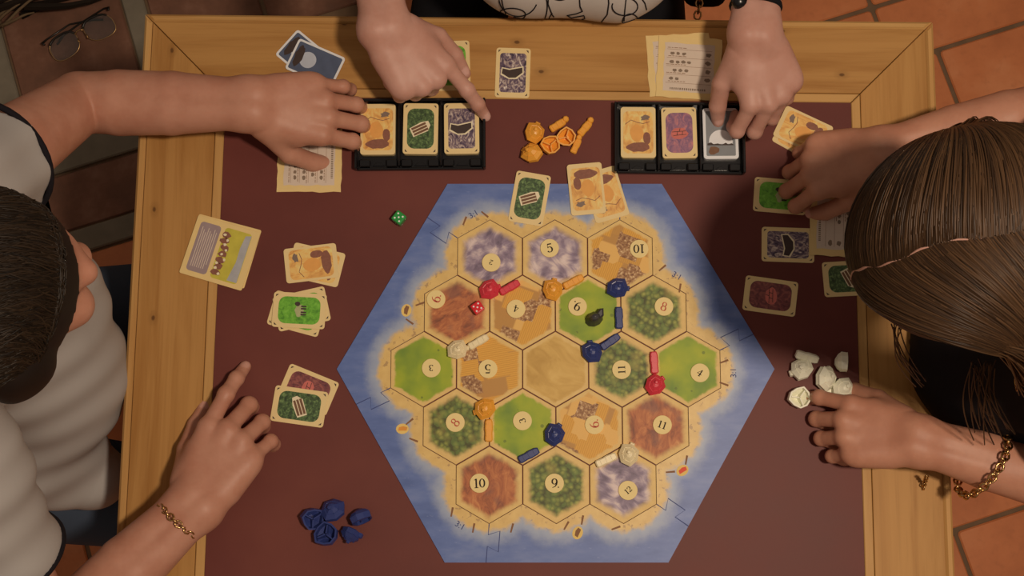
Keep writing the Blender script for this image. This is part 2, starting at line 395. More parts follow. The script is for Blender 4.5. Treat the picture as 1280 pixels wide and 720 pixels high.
# sea frame: six cut pieces locked by jigsaw joints
def outer_pt(ang):
    a = ang % 60; rr = OUT*math.cos(R(30))/math.cos(R(a-30)); return Vector((rr*math.cos(R(ang)), rr*math.sin(R(ang))))
def island_outline():
    edges = {}
    for (x, y, r_, k) in cells:
        cs = [(round(x+hexcorner(i)[0], 5), round(y+hexcorner(i)[1], 5)) for i in range(6)]
        for i in range(6): edges[(cs[i], cs[(i+1) % 6])] = 1
    def key(p): return (round(p[0]*2000), round(p[1]*2000))
    rev = {(key(b), key(a)) for (a, b) in edges}
    nxt = {key(a): (a, b) for (a, b) in edges if (key(a), key(b)) not in rev}
    start = next(iter(nxt)); k = start; out = []
    while True:
        a, b = nxt[k]; out.append(Vector(a)); k = key(b)
        if k == start: break
    return out
ISL = island_outline()
def polar(p): return math.degrees(math.atan2(p[1], p[0])) % 360
# inner ends of the joints lie on island corners, one per sixty degrees
seams = []
for k in range(6):
    a_in = (polar((-0.1188, 0.1580)) + 60*k) % 360
    i = min(range(len(ISL)), key=lambda j: abs((polar(ISL[j])-a_in+180) % 360-180) + (0 if ISL[j].length > 0.17 else 5))
    inn = ISL[i]
    o0 = outer_pt(130.0 + 60*k)
    seams.append((i, inn, o0))
def joint(inn, out):
    d = (out-inn); L = d.length; t = d/L; n_ = Vector((-t.y, t.x)); s = []
    for a, b in ((0, 0), (.28, 0), (.16, .30), (.70, .30), (.58, 0), (1, 0)): s.append(inn + t*(a*L) + n_*(b*L))
    return s
for k in range(6):
    i0, in0, o0 = seams[k]; i1, in1, o1 = seams[(k+1) % 6]
    pts = [p for p in joint(in0, o0)]
    a0 = polar(o0); a1 = polar(o1)
    if a1 < a0: a1 += 360
    m = math.ceil(a0/60)*60
    while m < a1: pts.append(outer_pt(m)); m += 60
    pts += list(reversed(joint(in1, o1)))
    j = i1
    back = []
    while j != i0:
        j = (j-1) % len(ISL)
        if j != i0: back.append(ISL[j])
    pts += back
    c0 = sum(pts, Vector((0, 0)))/len(pts)
    sh = [tuple(p*(1+0.0006) if p.length < 0.19 else p) for p in pts]
    area = sum(sh[q][0]*sh[(q+1) % len(sh)][1]-sh[(q+1) % len(sh)][0]*sh[q][1] for q in range(len(sh)))
    if area < 0: sh.reverse()
    # pull every piece in by a hair so that the joint shows as a fine dark line
    mb = MB(); mb.prism(sh, 0, TH)
    mb.mi = [1]*(len(mb.f)-1)+[0]
    fr = mb.build('board_frame_piece', ['print_sea', 'board_edge'], None, (BX, BY, TZ))
    FRAMES = globals().setdefault('FRAMES', []); FRAMES.append(fr)
    mid = (a0+a1)/2 % 360
    e = MB(); e.ribbon([tuple(p) for p in joint(in1, o1)], 0.0012, TH+0.00012); e.build('joint_line', 'ink_blue', fr)

TILE_DATA = {   # (row, column): kind, number, token offset pixels from the photograph, turn of the numeral
    (-2, 0): ('rock', '2', (614, 328), 160), (-2, 1): ('rock', '5', (687, 310), 12), (-2, 2): ('field', '10', (799, 311), 180),
    (-1, 0): ('hills', '6', (545, 374), 78), (-1, 1): ('field', '4', (645, 386), 165), (-1, 2): ('pasture', '9', (722, 383), 158), (-1, 3): ('forest', '8', (830, 383), -18),
    (0, 0): ('pasture', '3', (539, 460), 182), (0, 1): ('field', '5', (610, 461), 180), (0, 2): ('desert', None, None, 0), (0, 3): ('forest', '11', (777, 462), 92), (0, 4): ('pasture', '4', (875, 466), -35),
    (1, 0): ('forest', '8', (569, 528), 55), (1, 1): ('pasture', '3', (653, 526), 105), (1, 2): ('field', '6', (743, 531), 100), (1, 3): ('hills', '11', (828, 531), -20),
    (2, 0): ('hills', '10', (599, 604), 3), (2, 1): ('forest', '9', (693, 604), -3), (2, 2): ('rock', '12', (785, 613), 42)}
WORD = {'rock': 'grey mountain', 'field': 'golden wheat field', 'hills': 'reddish brown hills', 'pasture': 'bright green pasture', 'forest': 'dark green forest', 'desert': 'plain sandy desert'}
tile_mesh = {}
for kd in WORD:
    tile_mesh[kd] = MB().prism([hexcorner(i, CR-0.0008) for i in range(6)], 0, TH, 0.00025).mesh('hexagon_tile', 'print_'+kd)

# numerals with thick and thin strokes
def arc(cx, cy, rx, ry, a0, a1, n=14, w0=0.05, w1=0.17):
    pts, ws = [], []
    for k in range(n+1):
        a = R(a0+(a1-a0)*k/n); pts.append((cx+rx*math.cos(a), cy+ry*math.sin(a))); ws.append(w0+(w1-w0)*abs(math.cos(a)))
    return pts, ws
def numeral(ch):
    S = []
    if ch == '0': S.append(arc(0, 0, .25, .44, 0, 360))
    elif ch == '1': S += [([(0, .48), (0, -.48)], [.17, .17]), ([(-.2, -.46), (.2, -.46)], [.07, .07]), ([(-.2, .34), (0, .45)], [.06, .08])]
    elif ch == '2':
        S += [arc(0, .2, .25, .27, 170, -35), ([(.22, .07), (-.02, -.2), (-.26, -.42)], [.16, .08, .06]), ([(-.28, -.42), (.28, -.42), (.3, -.25)], [.13, .13, .05])]
    elif ch == '3': S += [arc(-.02, .23, .22, .22, 160, -80), arc(-.02, -.2, .27, .26, 90, -160)]
    elif ch == '4': S += [([(.1, .48), (.1, -.48)], [.16, .16]), ([(.1, .46), (-.32, -.18)], [.06, .06]), ([(-.34, -.18), (.34, -.18)], [.08, .08]), ([(-.05, -.47), (.26, -.47)], [.06, .06])]
    elif ch == '5': S += [([(-.16, .43), (.26, .43)], [.14, .12]), ([(-.17, .46), (-.2, .02)], [.05, .05]), arc(-.02, -.16, .27, .29, 125, -150)]
    elif ch == '6': S += [arc(0, -.18, .25, .28, 0, 360), ([(-.26, -.15), (-.22, .12), (-.08, .34), (.2, .48)], [.16, .16, .1, .05])]
    elif ch == '8': S += [arc(0, .23, .2, .22, 0, 360, 14, .05, .13), arc(0, -.22, .25, .25, 0, 360, 14, .05, .15)]
    elif ch == '9': S += [([(-p[0], -p[1]) for p in q], w_) for q, w_ in numeral('6')]
    return S
def numeral_mesh(txt, size, mat):
    mb = MB(); n = len(txt)
    for i, ch in enumerate(txt):
        ox = (i-(n-1)/2)*0.62
        for pts, ws in numeral(ch): mb.ribbon([((p[0]+ox)*size, p[1]*size) for p in pts], [x*size for x in ws], 0)
    if txt in '69': mb.flat(circ(0.075*size, 8, (0.44*size, -0.40*size)), 0)
    return mb.mesh('numeral', mat)
num_cache = {}
SAY = {'2': 'two', '3': 'three', '4': 'four', '5': 'five', '6': 'six', '8': 'eight', '9': 'nine', '10': 'ten', '11': 'eleven', '12': 'twelve'}
token_mesh = MB().prism(circ(0.0113, 28), 0, 0.0018, 0.0003).mesh('number_token', 'token_cream')
EXTRA = {(0, 0): ' beside a cream settlement', (1, 1): ' touching the desert', (-1, 3): ' near blue settlements', (1, 0): ' beside an orange road'}
for (x, y, r_, k) in cells:
    kd, num, px, turn = TILE_DATA[(r_, k)]
    t = link('hexagon_tile', tile_mesh[kd], None, (BX+x, BY+y, TZ), R(60*random.randrange(6)))
    tag(t, 'hexagonal %s tile %s' % (WORD[kd], 'without a number token' if not num else 'under the round number %s token' % SAY[num]+EXTRA.get((r_, k), '')), 'game tile', 'terrain tiles of the game board')
    if not num: continue
    q = P(*px, TH+0.0018)
    tk = link('number_token', token_mesh, None, (q.x, q.y, TZ+TH))
    tag(tk, 'round cream token with %s number %s on the %s tile' % ('red' if num in '68' else 'black', SAY[num], WORD[kd].split()[-1])+EXTRA.get((r_, k), ''), 'game token', 'number tokens on the terrain tiles')
    if num not in num_cache: num_cache[num] = numeral_mesh(num, {'2': .0062, '12': .0068, '3': .0078, '11': .0088, '4': .0086}.get(num, 0.0112), 'ink_red' if num in '68' else 'ink')
    link('numeral', num_cache[num], tk, (0, 0, 0.00195), R(turn))
# sea frame labels and harbour marks
for fr in FRAMES:
    c = Vector((0, 0))
    vs_ = [v_.co.xy for v_ in fr.data.vertices]; c = sum(vs_, Vector((0, 0)))/len(vs_)
    def near_tile(c):
        b = min([q for q in cells if TILE_DATA[(q[2], q[3])][1] and max(abs(q[2]), 0) >= 0], key=lambda q: (Vector((q[0], q[1]))-c*1.05).length)
        return TILE_DATA[(b[2], b[3])]
    td = near_tile(c); more = {'8': ' near orange road'} if c.x < 0 else {'8': ' near blue settlements'}
    tag(fr, 'blue sea frame piece with sandy shore beside the number %s %s tile' % (SAY[td[1]], WORD[td[0]].split()[-1])+more.get(td[1], ''), 'board frame', 'interlocking sea frame pieces')
def on_frame(p):
    q = Vector((p.x-BX, p.y-BY)); a = polar(q)
    best = None
    for k, fr in enumerate(FRAMES):
        a0 = polar(seams[k][2]); d = (a-a0) % 360
        if d < 60.001: best = fr
    return best or FRAMES[0]
rate = font_mesh('harbour_rate', '3:1', 0.0100, 'ink_blue')
for px, turn in (((592, 268), 30), ((846, 345), -30), ((575, 657), -30), ((917, 466), 90)):
    p = P(*px, TH); fr = on_frame(p); link('harbour_rate', rate, fr, (p.x-BX, p.y-BY, TH+0.0003), R(turn))
harb = {}
for px, turn, m in (((508, 388), 80, 'print_brown'), ((503, 536), 5, 'print_orange'), ((722, 666), 70, 'print_brown'), ((853, 588), 35, 'print_scarlet')):
    p = P(*px, TH); fr = on_frame(p)
    mb = MB(); mb.flat(circ(0.0062, 14, sx=1.25), 0); o = mb.build('harbour_mark', 'print_ochre', fr, (p.x-BX, p.y-BY, TH+0.0002), R(turn))
    MB().flat([(-.0052, -.0018), (.0048, -.0026), (.0060, .0012), (.0015, .0030), (-.0040, .0022)], 0.0001).build('goods_sign', m, o)
for px, turn in (((525, 380), 20), ((512, 402), -35), ((512, 527), 40), ((517, 550), -20), ((728, 650), 80), ((708, 657), 60), ((838, 590), 5), ((858, 575), 80), ((905, 452), 20), ((905, 480), -20), ((581, 276), 70), ((606, 268), -40), ((828, 335), 40), ((850, 360), 80), ((565, 640), 80), ((592, 660), 80), ((640, 660), 75), ((770, 660), 20)):
    p = P(*px, TH); fr = on_frame(p)
    mb = MB(); mb.flat([(-.0055, -.0008), (.0055, -.0012), (.0055, .0012), (-.0055, .0010)], 0); pass
    mb.build('pier', 'print_brown', fr, (p.x-BX, p.y-BY, TH+0.0002), R(turn))
# ------------------------------------------------------------------ cards
CW, CH, CT = 0.0428, 0.0640, 0.00055
plain('card_cream', A(200, 164, 106), 0.5, 0.35, 0.05); plain('card_white', A(196, 182, 166), 0.45, 0.4, 0.04)
plain('card_slate', A(70, 72, 82), 0.45, 0.4, 0.2, 90); plain('card_grey', A(112, 106, 98), 0.45, 0.4, 0.15, 60); plain('disc_pale', A(160, 152, 146), 0.5, 0.3)
plain('pad_text', A(186, 158, 130), 0.6, 0.2, 0.04); plain('paper_edge', A(198, 160, 98), 0.6, 0.3, 0.06)
plain('parch_purple', A(136, 110, 100), 0.6, 0.2, 0.15, 90); plain('art_yellow', A(170, 148, 52), 0.6, 0.2, 0.2, 80); plain('art_grey', A(150, 138, 126), 0.6, 0.2, 0.2, 90)
plain('outline_cream', A(202, 176, 134), 0.5, 0.3); plain('log_brown', A(104, 68, 44), 0.5, 0.3, 0.25, 200); plain('brick_pink', A(176, 88, 72), 0.5, 0.3, 0.2, 200)
plain('fleece', A(150, 140, 92), 0.5, 0.3, 0.2, 200); plain('dark_print', A(58, 42, 34), 0.5, 0.3, 0.2, 200); plain('hill_brown', A(120, 72, 52), 0.5, 0.3, 0.3, 300); plain('grain_orange', A(198, 132, 62), 0.5, 0.3, 0.12, 90); plain('grain_blue', A(112, 88, 70), 0.5, 0.3, 0.2, 200)
def panel(name, scale, stops, stretch=(1, 1, 1), dist=0.6):
    g = G(name); v = g.mapv(g.shift(g.co()), stretch); f = g.noise(v, scale, 4, 0.65, dist)
    MAT[name] = g.done(g.ramp(f, stops), 0.42, 0.4)
panel('panel_pasture', 170, [(.3, A(62, 104, 28)), (.5, A(92, 140, 36)), (.75, A(116, 160, 52))])
panel('panel_forest', 260, [(.32, A(34, 40, 24)), (.5, A(62, 76, 40)), (.7, A(110, 124, 68))])
panel('panel_ore', 150, [(.34, A(48, 36, 46)), (.48, A(92, 70, 76)), (.58, A(150, 122, 104)), (.72, A(206, 184, 160))], (1, .6, 1), 2.0)
panel('panel_grain', 110, [(.3, A(176, 112, 54)), (.5, A(206, 148, 74)), (.72, A(220, 176, 104))], (1, .5, 1), 1.0)
panel('panel_brick', 150, [(.3, A(70, 34, 36)), (.5, A(112, 56, 50)), (.72, A(150, 84, 66))], (1, .7, 1), 1.0)
panel('panel_clay', 150, [(.3, A(88, 60, 82)), (.5, A(130, 84, 92)), (.72, A(178, 104, 92))], (1, .7, 1), 1.0)

def blob(rx, ry, n, jit, c=(0, 0), seed=1):
    rr = random.Random(seed); return [(c[0]+rx*(1+rr.uniform(-jit, jit))*math.cos(2*PI*k/n), c[1]+ry*(1+rr.uniform(-jit, jit))*math.sin(2*PI*k/n)) for k in range(n)]
base_mesh = {}
def card_parts(kind, root, z=CT):
    """printed face of a card, as thin parts on its base"""
    def pr(name, mat, fn, dz):
        key = (kind, name, dz)
        if key not in base_mesh:
            mb = MB(); fn(mb); base_mesh[key] = mb.mesh(name, mat)
        link(name, base_mesh[key], root, (0, 0, z+dz))
    pw, ph = CW-0.010, CH-0.0135
    if kind in ('pasture', 'forest', 'ore', 'brick', 'clay'):
        pr('picture_panel', 'panel_'+kind, lambda m: m.flat(rrect(pw, ph, 0.009 if kind != 'ore' else 0.004, 5), 0), 0.00010)
        for sx in (-1, 1):
            for sy in (-1, 1):
                key = ('corner', sx, sy)
                if key not in base_mesh: base_mesh[key] = MB().flat([(sx*.0188, sy*.0258), (sx*.0156, sy*.0296), (sx*.0186, sy*.0290)][::1 if sx*sy > 0 else -1], 0).mesh('corner_mark', 'dark_print')
                link('corner_mark', base_mesh[key], root, (0, 0, z+0.00012))
    if kind == 'pasture':
        pr('animal_sign', 'fleece', lambda m: m.flat(blob(.0075, .0052, 12, .16, (0, 0), 3), 0), 0.0002)
        pr('animal_legs', 'dark_print', lambda m: [m.flat([(x-.0009, -.0085), (x+.0009, -.0085), (x+.001, -.002), (x-.001, -.002)], 0) for x in (-.005, -.0022, .0022, .005)] + [m.flat(blob(.0028, .0034, 8, .1, (.0078, .0024), 5), 0)], 0.0003)
    elif kind == 'forest':
        pr('log_outline', 'outline_cream', lambda m: m.flat([rot2(p, .45) for p in ((-.0125, -.006), (.007, -.0065), (.0128, -.001), (.0125, .005), (.004, .0072), (-.0122, .0060))], 0), 0.0002)
        pr('logs', 'log_brown', lambda m: [m.flat([rot2(p, .45) for p in ((-.0105, y-.0014), (.0085, y-.0014), (.0085, y+.0014), (-.0105, y+.0014))], 0) for y in (-.0038, 0.0, .0038)], 0.0003)
    elif kind == 'ore':
        pr('stone_outline', 'outline_cream', lambda m: m.flat([rot2(p, .12) for p in ((-.0155, -.001), (-.013, .0085), (-.004, .0055), (.014, .0072), (.0135, -.002), (.004, -.0085), (-.006, -.0075))], 0), 0.0002)
        pr('stone', 'dark_print', lambda m: m.flat([rot2(p, .12) for p in ((-.0138, .0005), (-.012, .0068), (-.004, .0040), (.0125, .0056), (.0120, -.001), (.003, -.0066), (-.0055, -.006))], 0), 0.0003)
    elif kind == 'grain':
        pr('picture_panel', 'panel_grain', lambda m: m.flat(rrect(CW-.006, CH-.011, .006, 5), 0), 0.00010)
        pr('hillside', 'hill_brown', lambda m: m.flat(blob(.0145, .0062, 16, .12, (0, -.0185), 4), 0), 0.0002)
        pr('hill_wing', 'hill_brown', lambda m: m.flat(blob(.0050, .0085, 12, .14, (.0105, -.0075), 8), 0), 0.00024)
        pr('sheaf', 'grain_orange', lambda m: m.flat(blob(.0082, .0105, 14, .12, (-.002, -.001), 6), 0), 0.00028)
        pr('far_trees', 'grain_blue', lambda m: m.flat(blob(.0062, .0038, 13, .38, (.0085, .0185), 7), 0), 0.0002)
        pr('ridge_line', 'hill_brown', lambda m: m.ribbon([(-.016, .010), (-.009, .0155), (-.001, .0125), (.006, .0110), (.014, .0135)], .0008, 0), 0.0002)
    elif kind in ('brick', 'clay'):
        pr('brick_outline', 'brick_pink', lambda m: m.flat(blob(.0105, .0075, 12, .10, (0, -.001), 2), 0), 0.0002)
        pr('bricks', 'dark_print', lambda m: [m.ribbon(q, .0007, 0) for q in (((-.009, .001), (.008, .0022)), ((-.0075, -.0035), (.0085, -.002)), ((-.002, .0015), (-.003, -.003)), ((.004, .0018), (.0035, -.0025)), ((.001, .0055), (0, .0015)))], 0.0003)
    elif kind == 'back':
        pr('picture_panel', 'card_slate', lambda m: m.flat(rrect(CW-.0055, CH-.0055, .002, 3), 0), 0.0001)
        pr('pale_disc', 'disc_pale', lambda m: m.flat(circ(.0105, 24, (0, -.010)), 0), 0.0002)
        pr('dark_shore', 'dark_print', lambda m: m.flat(blob(.0150, .0055, 18, .2, (0, -.0225), 9), 0), 0.0003)
    elif kind == 'grey':
        pr('picture_panel', 'card_grey', lambda m: m.flat(rrect(CW-.0070, CH-.0075, .0015, 3), 0), 0.0001)
        pr('pale_disc', 'card_white', lambda m: m.flat([p for p in circ(.0145, 28, (0, -.010)) if p[1] > -.0150], 0), 0.0002)
        pr('tree_line', 'dark_print', lambda m: m.flat([(-.0165, -.0150), (-.0165, -.0128), (-.012, -.0112), (-.009, -.0136), (-.004, -.0126), (0.001, -.0142), (.006, -.0118), (.009, -.0140), (.013, -.0124), (.0165, -.0150)][::-1], 0), 0.0003)
        pr('foreground', 'log_brown', lambda m: m.flat(blob(.0068, .0050, 12, .2, (-.009, -.0215), 11), 0), 0.0003)
CARD_BASE = {}
def card_mesh(mat, n=1):
    key = (mat, n)
    if key not in CARD_BASE: CARD_BASE[key] = MB().prism(rrect(CW, CH, 0.0036, 4), 0, CT*n, 0.0001).mesh('game_card', mat)
    return CARD_BASE[key]
def card(kind, px, turn, z, label, group=None, n=1, printed=True):
    """turn: degrees counter-clockwise of the card's head from the top of the photograph"""
    p = P(*px, z+CT)
    o = link('game_card', card_mesh('card_white' if kind in ('back', 'grey') else 'card_cream', n), None, (p.x, p.y, TZ+z), R(turn))
    tag(o, label, 'card', group)
    if printed: card_parts(kind, o, CT*n)
    return o
E1 = 0.0009
# the pair of dark backed cards on the frame
card('back', (382, 72), 230, 0, 'white bordered slate card lying under another beside the bare forearm', 'slate backed cards')
card('back', (394, 79), 246, E1, 'white bordered slate card with pale disc on top of another, partly under a hand', 'slate backed cards')
card('pasture', (566, 82), 2, 0, 'green pasture card on the pine frame mostly under the pointing hand', 'resource cards laid out')
card('ore', (641, 91), -2, 0, 'grey rock card lying alone on the pine frame', 'resource cards laid out')
card('grain', (395, 331), 77, 0, 'wheat card underneath, its corners showing round the other wheat card', 'resource cards laid out')
card('grain', (389, 329), 97, E1, 'orange wheat card on top of the pile above the pasture cards', 'resource cards laid out')
card('pasture', (371, 392), 75, 0, 'lowest pasture card of the pile, only its cream edge showing', 'resource cards laid out')
card('pasture', (377, 386), 103, E1, 'middle pasture card of the pile, only its cream corners showing', 'resource cards laid out')
card('pasture', (374, 388), 87, 2*E1, 'bright green pasture card on top of its pile', 'resource cards laid out')
card('brick', (385, 487), -112, 0, 'dark red brick card half covered by a log card', 'resource cards laid out')
card('forest', (374, 508), 82, E1, 'dark green log card lying over a brick card by the fingertips', 'resource cards laid out')
card('forest', (662, 248), -10, TH+0.0003, 'dark green log card lying across the sea frame', 'resource cards laid out')
card('grain', (757, 243), 196, TH+0.0003, 'tilted wheat card tucked under another on the sea frame', 'resource cards laid out')
card('grain', (733, 236), 185, TH+0.0003+E1, 'wheat card on top of another across the sea frame', 'resource cards laid out')
card('grain', (1003, 173), 60, 0, 'wheat card lying beneath another in the corner of the leather', 'resource cards laid out')
card('grain', (1004, 164), 64, E1, 'wheat card on top of another under the curled hand', 'resource cards laid out')
card('pasture', (975, 245), 85, 0, 'green pasture card pinched by thumb and fingers', 'resource cards laid out')
card('ore', (985, 306), 88, 0, 'grey rock card next to the price list on the leather', 'resource cards laid out')
card('brick', (963, 370), 82, 0, 'dark red brick card lying alone beside the right board corner', 'resource cards laid out')
card('forest', (1062, 348), -87, 0, 'dark green log card half on the frame beside the long hair', 'resource cards laid out')

# price lists: square parchment cards with wavy edges
def wavy(w_, h_, seed):
    rr = random.Random(seed); pts = []; n = 9
    for (x0, y0, x1, y1) in ((w_/2, -h_/2, w_/2, h_/2), (w_/2, h_/2, -w_/2, h_/2), (-w_/2, h_/2, -w_/2, -h_/2), (-w_/2, -h_/2, w_/2, -h_/2)):
        for k in range(n):
            t = k/n; j = rr.uniform(-.0008, .0008); dx, dy = (x1-x0), (y1-y0); L = math.hypot(dx, dy)
            pts.append((x0+dx*t - dy/L*j, y0+dy*t + dx/L*j))
    return pts
PLW = 0.0790
pl_base = MB().prism(wavy(PLW, PLW, 5), 0, 0.0007).mesh('price_list', 'paper_edge')
pl_panel = MB().flat(wavy(PLW-0.017, PLW-0.017, 8), 0).mesh('text_panel', 'pad_text')
def pl_print():
    mb = MB(); rr = random.Random(4)
    for r_ in range(4):                                   # rows of goods signs
        y = .0150-.0108*r_
        mb.flat(blob(.0034, .0027, 9, .25, (-.0235, y), r_), 0)
        for k in range([2, 3, 4, 3][r_]):
            mb.flat(blob(.0026, .0021, 8, .25, (.0215-.0072*k - (.0 if r_ != 1 else .004), y), 10*r_+k), 0)
    mb2 = MB()
    for r_ in range(5):
        y = .0205-.0108*r_; mb2.ribbon([(-.028, y), (.028, y)], .00035, 0)
        x = .004
        while x < .026: L = rr.uniform(.002, .005); mb2.ribbon([(x, y-.0021), (x+L, y-.0021)], .0007, 0); x += L+.001
    x = -.0215
    while x < .0215: L = rr.uniform(.0009, .0018); mb.ribbon([(x, .0278), (x+L, .0278)], .0026, 0); x += L+.0011
    return mb.mesh('goods_signs', 'ink_grey'), mb2.mesh('ruled_lines', 'print_brown')
pl_a, pl_b = pl_print()
def price_list(px, turn, z, label):
    p = P(*px, z); o = link('price_list', pl_base, None, (p.x, p.y, TZ+z), R(turn)); tag(o, label, 'card', 'parchment price lists')
    link('text_panel', pl_panel, o, (0, 0, 0.0008)); link('goods_signs', pl_a, o, (0, 0, 0.0010)); link('ruled_lines', pl_b, o, (0, 0, 0.0009))
price_list((387, 201), -90, 0, 'parchment price list beneath the hand beside the card tray')
price_list((849, 81), 183, 0, 'parchment price list lying beneath another on the pine frame')
price_list((861, 85), 176, 0.0011, 'parchment price list on top of another on the pine frame')
price_list((1053, 281), 87, 0.0011, 'parchment price list partly under the long hair')

# large picture cards
def big_card(px, turn, z, label, printed):
    p = P(*px, z); o = MB().prism(rrect(0.0795, 0.0745, .002, 3), 0, .0012, .0002).build('bonus_card', 'paper_edge', None, (p.x, p.y, TZ+z), R(turn))
    tag(o, label, 'card', 'large picture cards')
    if not printed: return
    MB().flat(rrect(.026, .062, .004, 4), 0).build('text_panel', 'parch_purple', o, (-.0205, 0, .0013))
    mb = MB()
    for k in range(8):
        x = -.0295+.0026*k; mb.ribbon([(x, -.025+(.006 if k == 7 else 0)), (x, .025-(k % 3)*.003)], .0008, 0)
    mb.build('text_lines', 'pad_text', o, (0, 0, .0014))
    MB().flat(rrect(.034, .064, .004, 4), 0).build('picture_panel', 'art_yellow', o, (.0145, 0, .0013))
    MB().flat([(.0185, -.030), (.031, -.030), (.031, .030), (.024, .028), (.022, .012), (.0225, -.006)], 0).build('sky_patch', 'art_grey', o, (0, 0, .0014))
    mb = MB(); rr = random.Random(3)
    for k in range(7): mb.flat(blob(.0055, .0040, 9, .25, (.003+rr.uniform(-.002, .003), -.024+.0078*k), k), 0)
    mb.build('houses', 'hill_brown', o, (0, 0, .00145))
    mb = MB()
    for k in range(9): mb.flat(blob(.0020, .0017, 7, .3, (.002+rr.uniform(-.004, .006), -.025+.006*k), 40+k), 0)
    mb.build('house_walls', 'outline_cream', o, (0, 0, .0015))
big_card((277, 314), -15, 0, 'large picture card underneath, only its cream edge showing', False)
big_card((275, 316), -16.5, .0014, 'large cream picture card with text panel on top of another on the frame', True)

# ------------------------------------------------------------------ black card trays
plain('tray_black', (0.006, 0.006, 0.008, 1), 0.26, 0.5, 0.1)
def tray(px, turn, label, stacks):
    p = P(*px, 0.0); W_, H_, ZH = 0.1600, 0.0880, 0.015
    root = empty('card_tray', (p.x, p.y, TZ), R(turn)); tag(root, label, 'card tray', 'black plastic card trays')
    MB().prism(rrect(W_, H_, .003, 3), 0, .0030, .0004).build('tray_floor', 'tray_black', root)
    for sx in (-1, 1): MB().prism(rrect(.0032, H_, .0012, 2), .003, ZH, .0008).build('side_wall', 'tray_black', root, (sx*(W_/2-.0016), 0, 0))
    MB().prism(rrect(W_-.0066, .0035, .0012, 2), .003, ZH, .0008).build('back_wall', 'tray_black', root, (0, H_/2-.00175, 0))
    MB().prism(rrect(W_-.0066, .0028, .0010, 2), .003, .0075, .0008).build('front_lip', 'tray_black', root, (0, -H_/2+.0014, 0))
    for k in (-1, 1): MB().prism(rrect(.0024, H_-.0065, .0010, 2), .003, ZH-.002, .0007).build('divider', 'tray_black', root, (k*.0256, .0003, 0))
    for k in range(3):
        x = (k-1)*.0512
        for s in (-1, 1): MB().prism(rrect(.0135, .0090, .0015, 2), .003, .0100, .0010).build('front_stop', 'tray_black', root, (x+s*.0165, -H_/2+.0080, 0))
        MB().prism([(x-.0075+.015*t/8, -H_/2+.0052+.0045*math.sin(PI*t/8)) for t in range(9)][::-1], .003, .0050, .0003).build('finger_notch', 'tray_black', root)
    for k, (kind, word, n) in enumerate(stacks):
        x, y = rot2(((k-1)*.0512+random.uniform(-.0008, .0008), .0062), R(turn))
        o = link('card_stack', card_mesh('card_white' if kind in ('back', 'grey') else 'card_cream', n), None, (p.x+x, p.y+y, TZ+.0031), R(turn+random.uniform(-1.5, 1.5)))
        tag(o, word, 'card stack', 'stacks of cards in the trays'); card_parts(kind, o, CT*n)
tray((526, 170), 0.5, 'black plastic card tray under the pointing hand', [('grain', 'stack of wheat cards in the tray under the pointing hand', 13), ('forest', 'stack of log cards in the middle of the tray', 15), ('ore', 'stack of grey rock cards in the tray under the pointing finger', 14)])
tray((848, 175), -0.6, 'black plastic card tray below the pair of price lists', [('grain', 'stack of wheat cards in the tray beside the orange pieces', 14), ('clay', 'stack of purplish red brick cards in the middle of the tray', 14), ('grey', 'stack of grey and white bordered cards at the tray end', 12)])

# ------------------------------------------------------------------ plastic playing pieces
def plastic(name, col, rough=0.38): return plain(name, col, rough, 0.45, 0.08, 120)
plastic('plastic_red', A(186, 46, 52)); plastic('plastic_orange', A(212, 132, 42)); plastic('plastic_blue', A(42, 48, 84), 0.28); plastic('plastic_white', A(234, 206, 152)); plastic('plastic_black', A(52, 46, 42))
plastic('plastic_green', A(40, 118, 48), 0.2); plastic('plastic_ruby', A(190, 34, 36), 0.2); plain('pip_white', A(224, 218, 196), 0.5, 0.4, 0.02)
plastic('plastic_pearl', A(206, 176, 128))
def settlement_mesh(mat, hollow):
    """small many sided hut with a stepped roof; open and hollow underneath"""
    rr = random.Random(12); jit = [1.0, 1.12, .95, 1.04, 1.15, .96, 1.02]; mb = MB()
    if not hollow:
        mb.lathe([(.0092, 0), (.0104, .001), (.0100, .0058), (.0108, .0064), (.0072, .0098), (.0066, .0097), (.0030, .0126), (.0008, .0130)], 7, jit=jit)
        mb.lathe([(.0020, .0100), (.0020, .0146), (.0010, .0150)], 6, (.0016, .0012, 0))
        mb.prism([(.0040, -.0030), (.0122, -.0026), (.0126, .0022), (.0040, .0034)], 0, .0048, .0010)
        for k in range(7):
            a = 2*PI*k/7; mb.tube([(.0101*jit[k]*math.cos(a), .0101*jit[k]*math.sin(a), .0058), (.0060*math.cos(a), .0060*math.sin(a), .0106)], .0006, 4)
    else:
        prof = [(.0030, .0002), (.0076, .0030), (.0104, .0066), (.0100, .0126), (.0104, .0130), (.0088, .0130), (.0084, .0070), (.0030, .0035)]
        mb.lathe(prof, 9, jit=jit+[1.0, 1.05])
        for k in range(3):
            a = 2*PI*k/3+.4; mb.box((.0045*math.cos(a), .0045*math.sin(a), .0075), (.0078, .0012, .0080), Matrix.Rotation(a, 3, 'Z'))
    return mb.mesh('settlement', mat)
def road_mesh(mat, knob):
    mb = MB(); L = .0250 if not knob else .0200
    prof = [(-.5, .0030), (-.42, .0044), (-.1, .0040), (.05, .0046), (.38, .0042), (.5, .0030)]
    up = [(x*L, w_) for x, w_ in prof]; poly = [(x, -w_) for x, w_ in up] + [(x, w_) for x, w_ in reversed(up)]
    mb.prism(poly, 0, .0058, .0012)
    for x in (-.006, 0.0005, .007): mb.box((x, 0, .0060), (.0018, .0056, .0012))
    if knob: mb.lathe([(.0030, .0), (.0038, .0008), (.0038, .0055), (.0026, .0068)], 8, (.0118, .0010, 0))
    return mb.mesh('road', mat)
PM = {}
